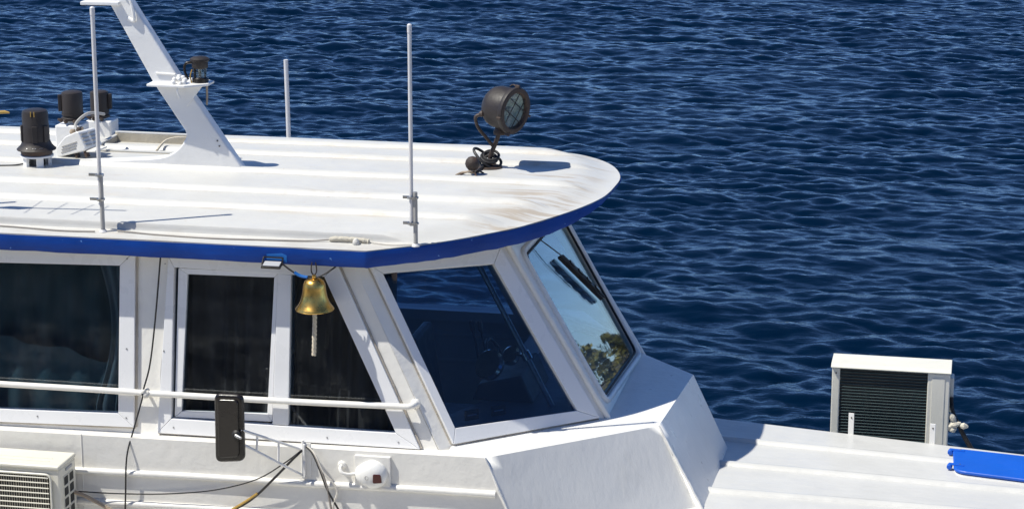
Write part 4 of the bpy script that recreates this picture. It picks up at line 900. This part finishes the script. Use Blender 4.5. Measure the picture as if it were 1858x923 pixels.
for p_, a_, s_ in (((3.865, 2.985, 2.03), (.5, 0, -1), .05), ((3.885, 2.98, 1.985), (1, .2, .3), .045), ((3.85, 2.985, 1.97), (.2, 0, 1), .04), ((3.95, 2.985, 1.975), (1, 0, -.1), .035), ((3.87, 2.98, 1.945), (.8, 0, .5), .03)):
    MB().lathe([(.006, -s_), (.020, -s_ * .6), (.027, 0), (.017, s_ * .6), (.008, s_)], V(*p_), a_, 8).build('lagging', 'foil', t, smooth=35)

def deck_hatch():
    t = thing('deck_hatch', (4.4, 1.95, 2.0), 'glossy blue hatch lid with rounded corners and hinges on the foredeck', 'hatch')
    q = rounded([V(3.885, 2.235, 2.02), V(5.0, 2.065, 2.02), V(5.0, 1.52, 2.02), V(3.905, 1.735, 2.02)], .085, 6)
    MB().prism([p + V(0, 0, -.03) for p in q], (0, 0, .022)).build('coaming', 'fresh', t, bevel=.004)
    MB().prism([p + (p - V(4.4, 1.9, 2.0)).normalized() * .01 + V(0, 0, -.004) for p in q], (0, 0, .026)).build('lid', 'hatchblue', t, bevel=.011, segs=3)
    for y in (2.185, 1.855):
        MB().lathe([(.016, -.025), (.02, -.02), (.02, .02), (.016, .025)], V(3.862, y, 2.027), (.1, 1, 0), 10).build('hinge_knuckle', 'hatchblue', t, smooth=40)
        MB().obox(V(3.91, y, 2.044), V(.055, -.008, 0), V(.0, .02, 0), V(0, 0, .004)).build('hinge_leaf', 'hatchblue', t, bevel=.002)
        MB().lathe([(.007, 0), (.006, .004)], V(3.935, y, 2.047), n=8).build('screw', 'steel', t)
deck_hatch()
def wiper():
    t = thing('windscreen_wiper', sp(1.86, 3.60, .03), 'black wiper resting diagonally on the windscreen', 'wiper')
    f = lambda y, z, o=.035: sp(y, z, o)
    MB().tube([f(1.62, 3.62, .03), f(1.80, 3.45, .055), f(2.02, 3.22, .05)], .0045, 6).build('wiper_arm', 'rubber', t, smooth=True)
    d = (f(2.285, 3.025) - f(1.875, 3.437)).normalized(); c = (f(2.285, 3.025) + f(1.875, 3.437)) / 2; L = (f(2.285, 3.025) - f(1.875, 3.437)).length / 2; e = d.cross(nS).normalized()
    MB().obox(c - nS * .02, d * L, e * .010, nS * .014).build('blade_rubber', 'rubber', t)
    MB().prism([c + d * a + e * b_ + nS * .002 for a, b_ in ((-L, -.008), (-L * .3, -.026), (L * .3, -.026), (L, -.008), (L, .010), (L * .3, .026), (-L * .3, .026), (-L, .010))], nS * .012).build('blade_carrier', 'rubber', t, bevel=.003)
    for a in (-.6, -.2, .2, .6): MB().obox(c + d * L * a + nS * .018, d * .03, e * .014, nS * .006).build('blade_clip', 'blackplastic', t, bevel=.002)
wiper()
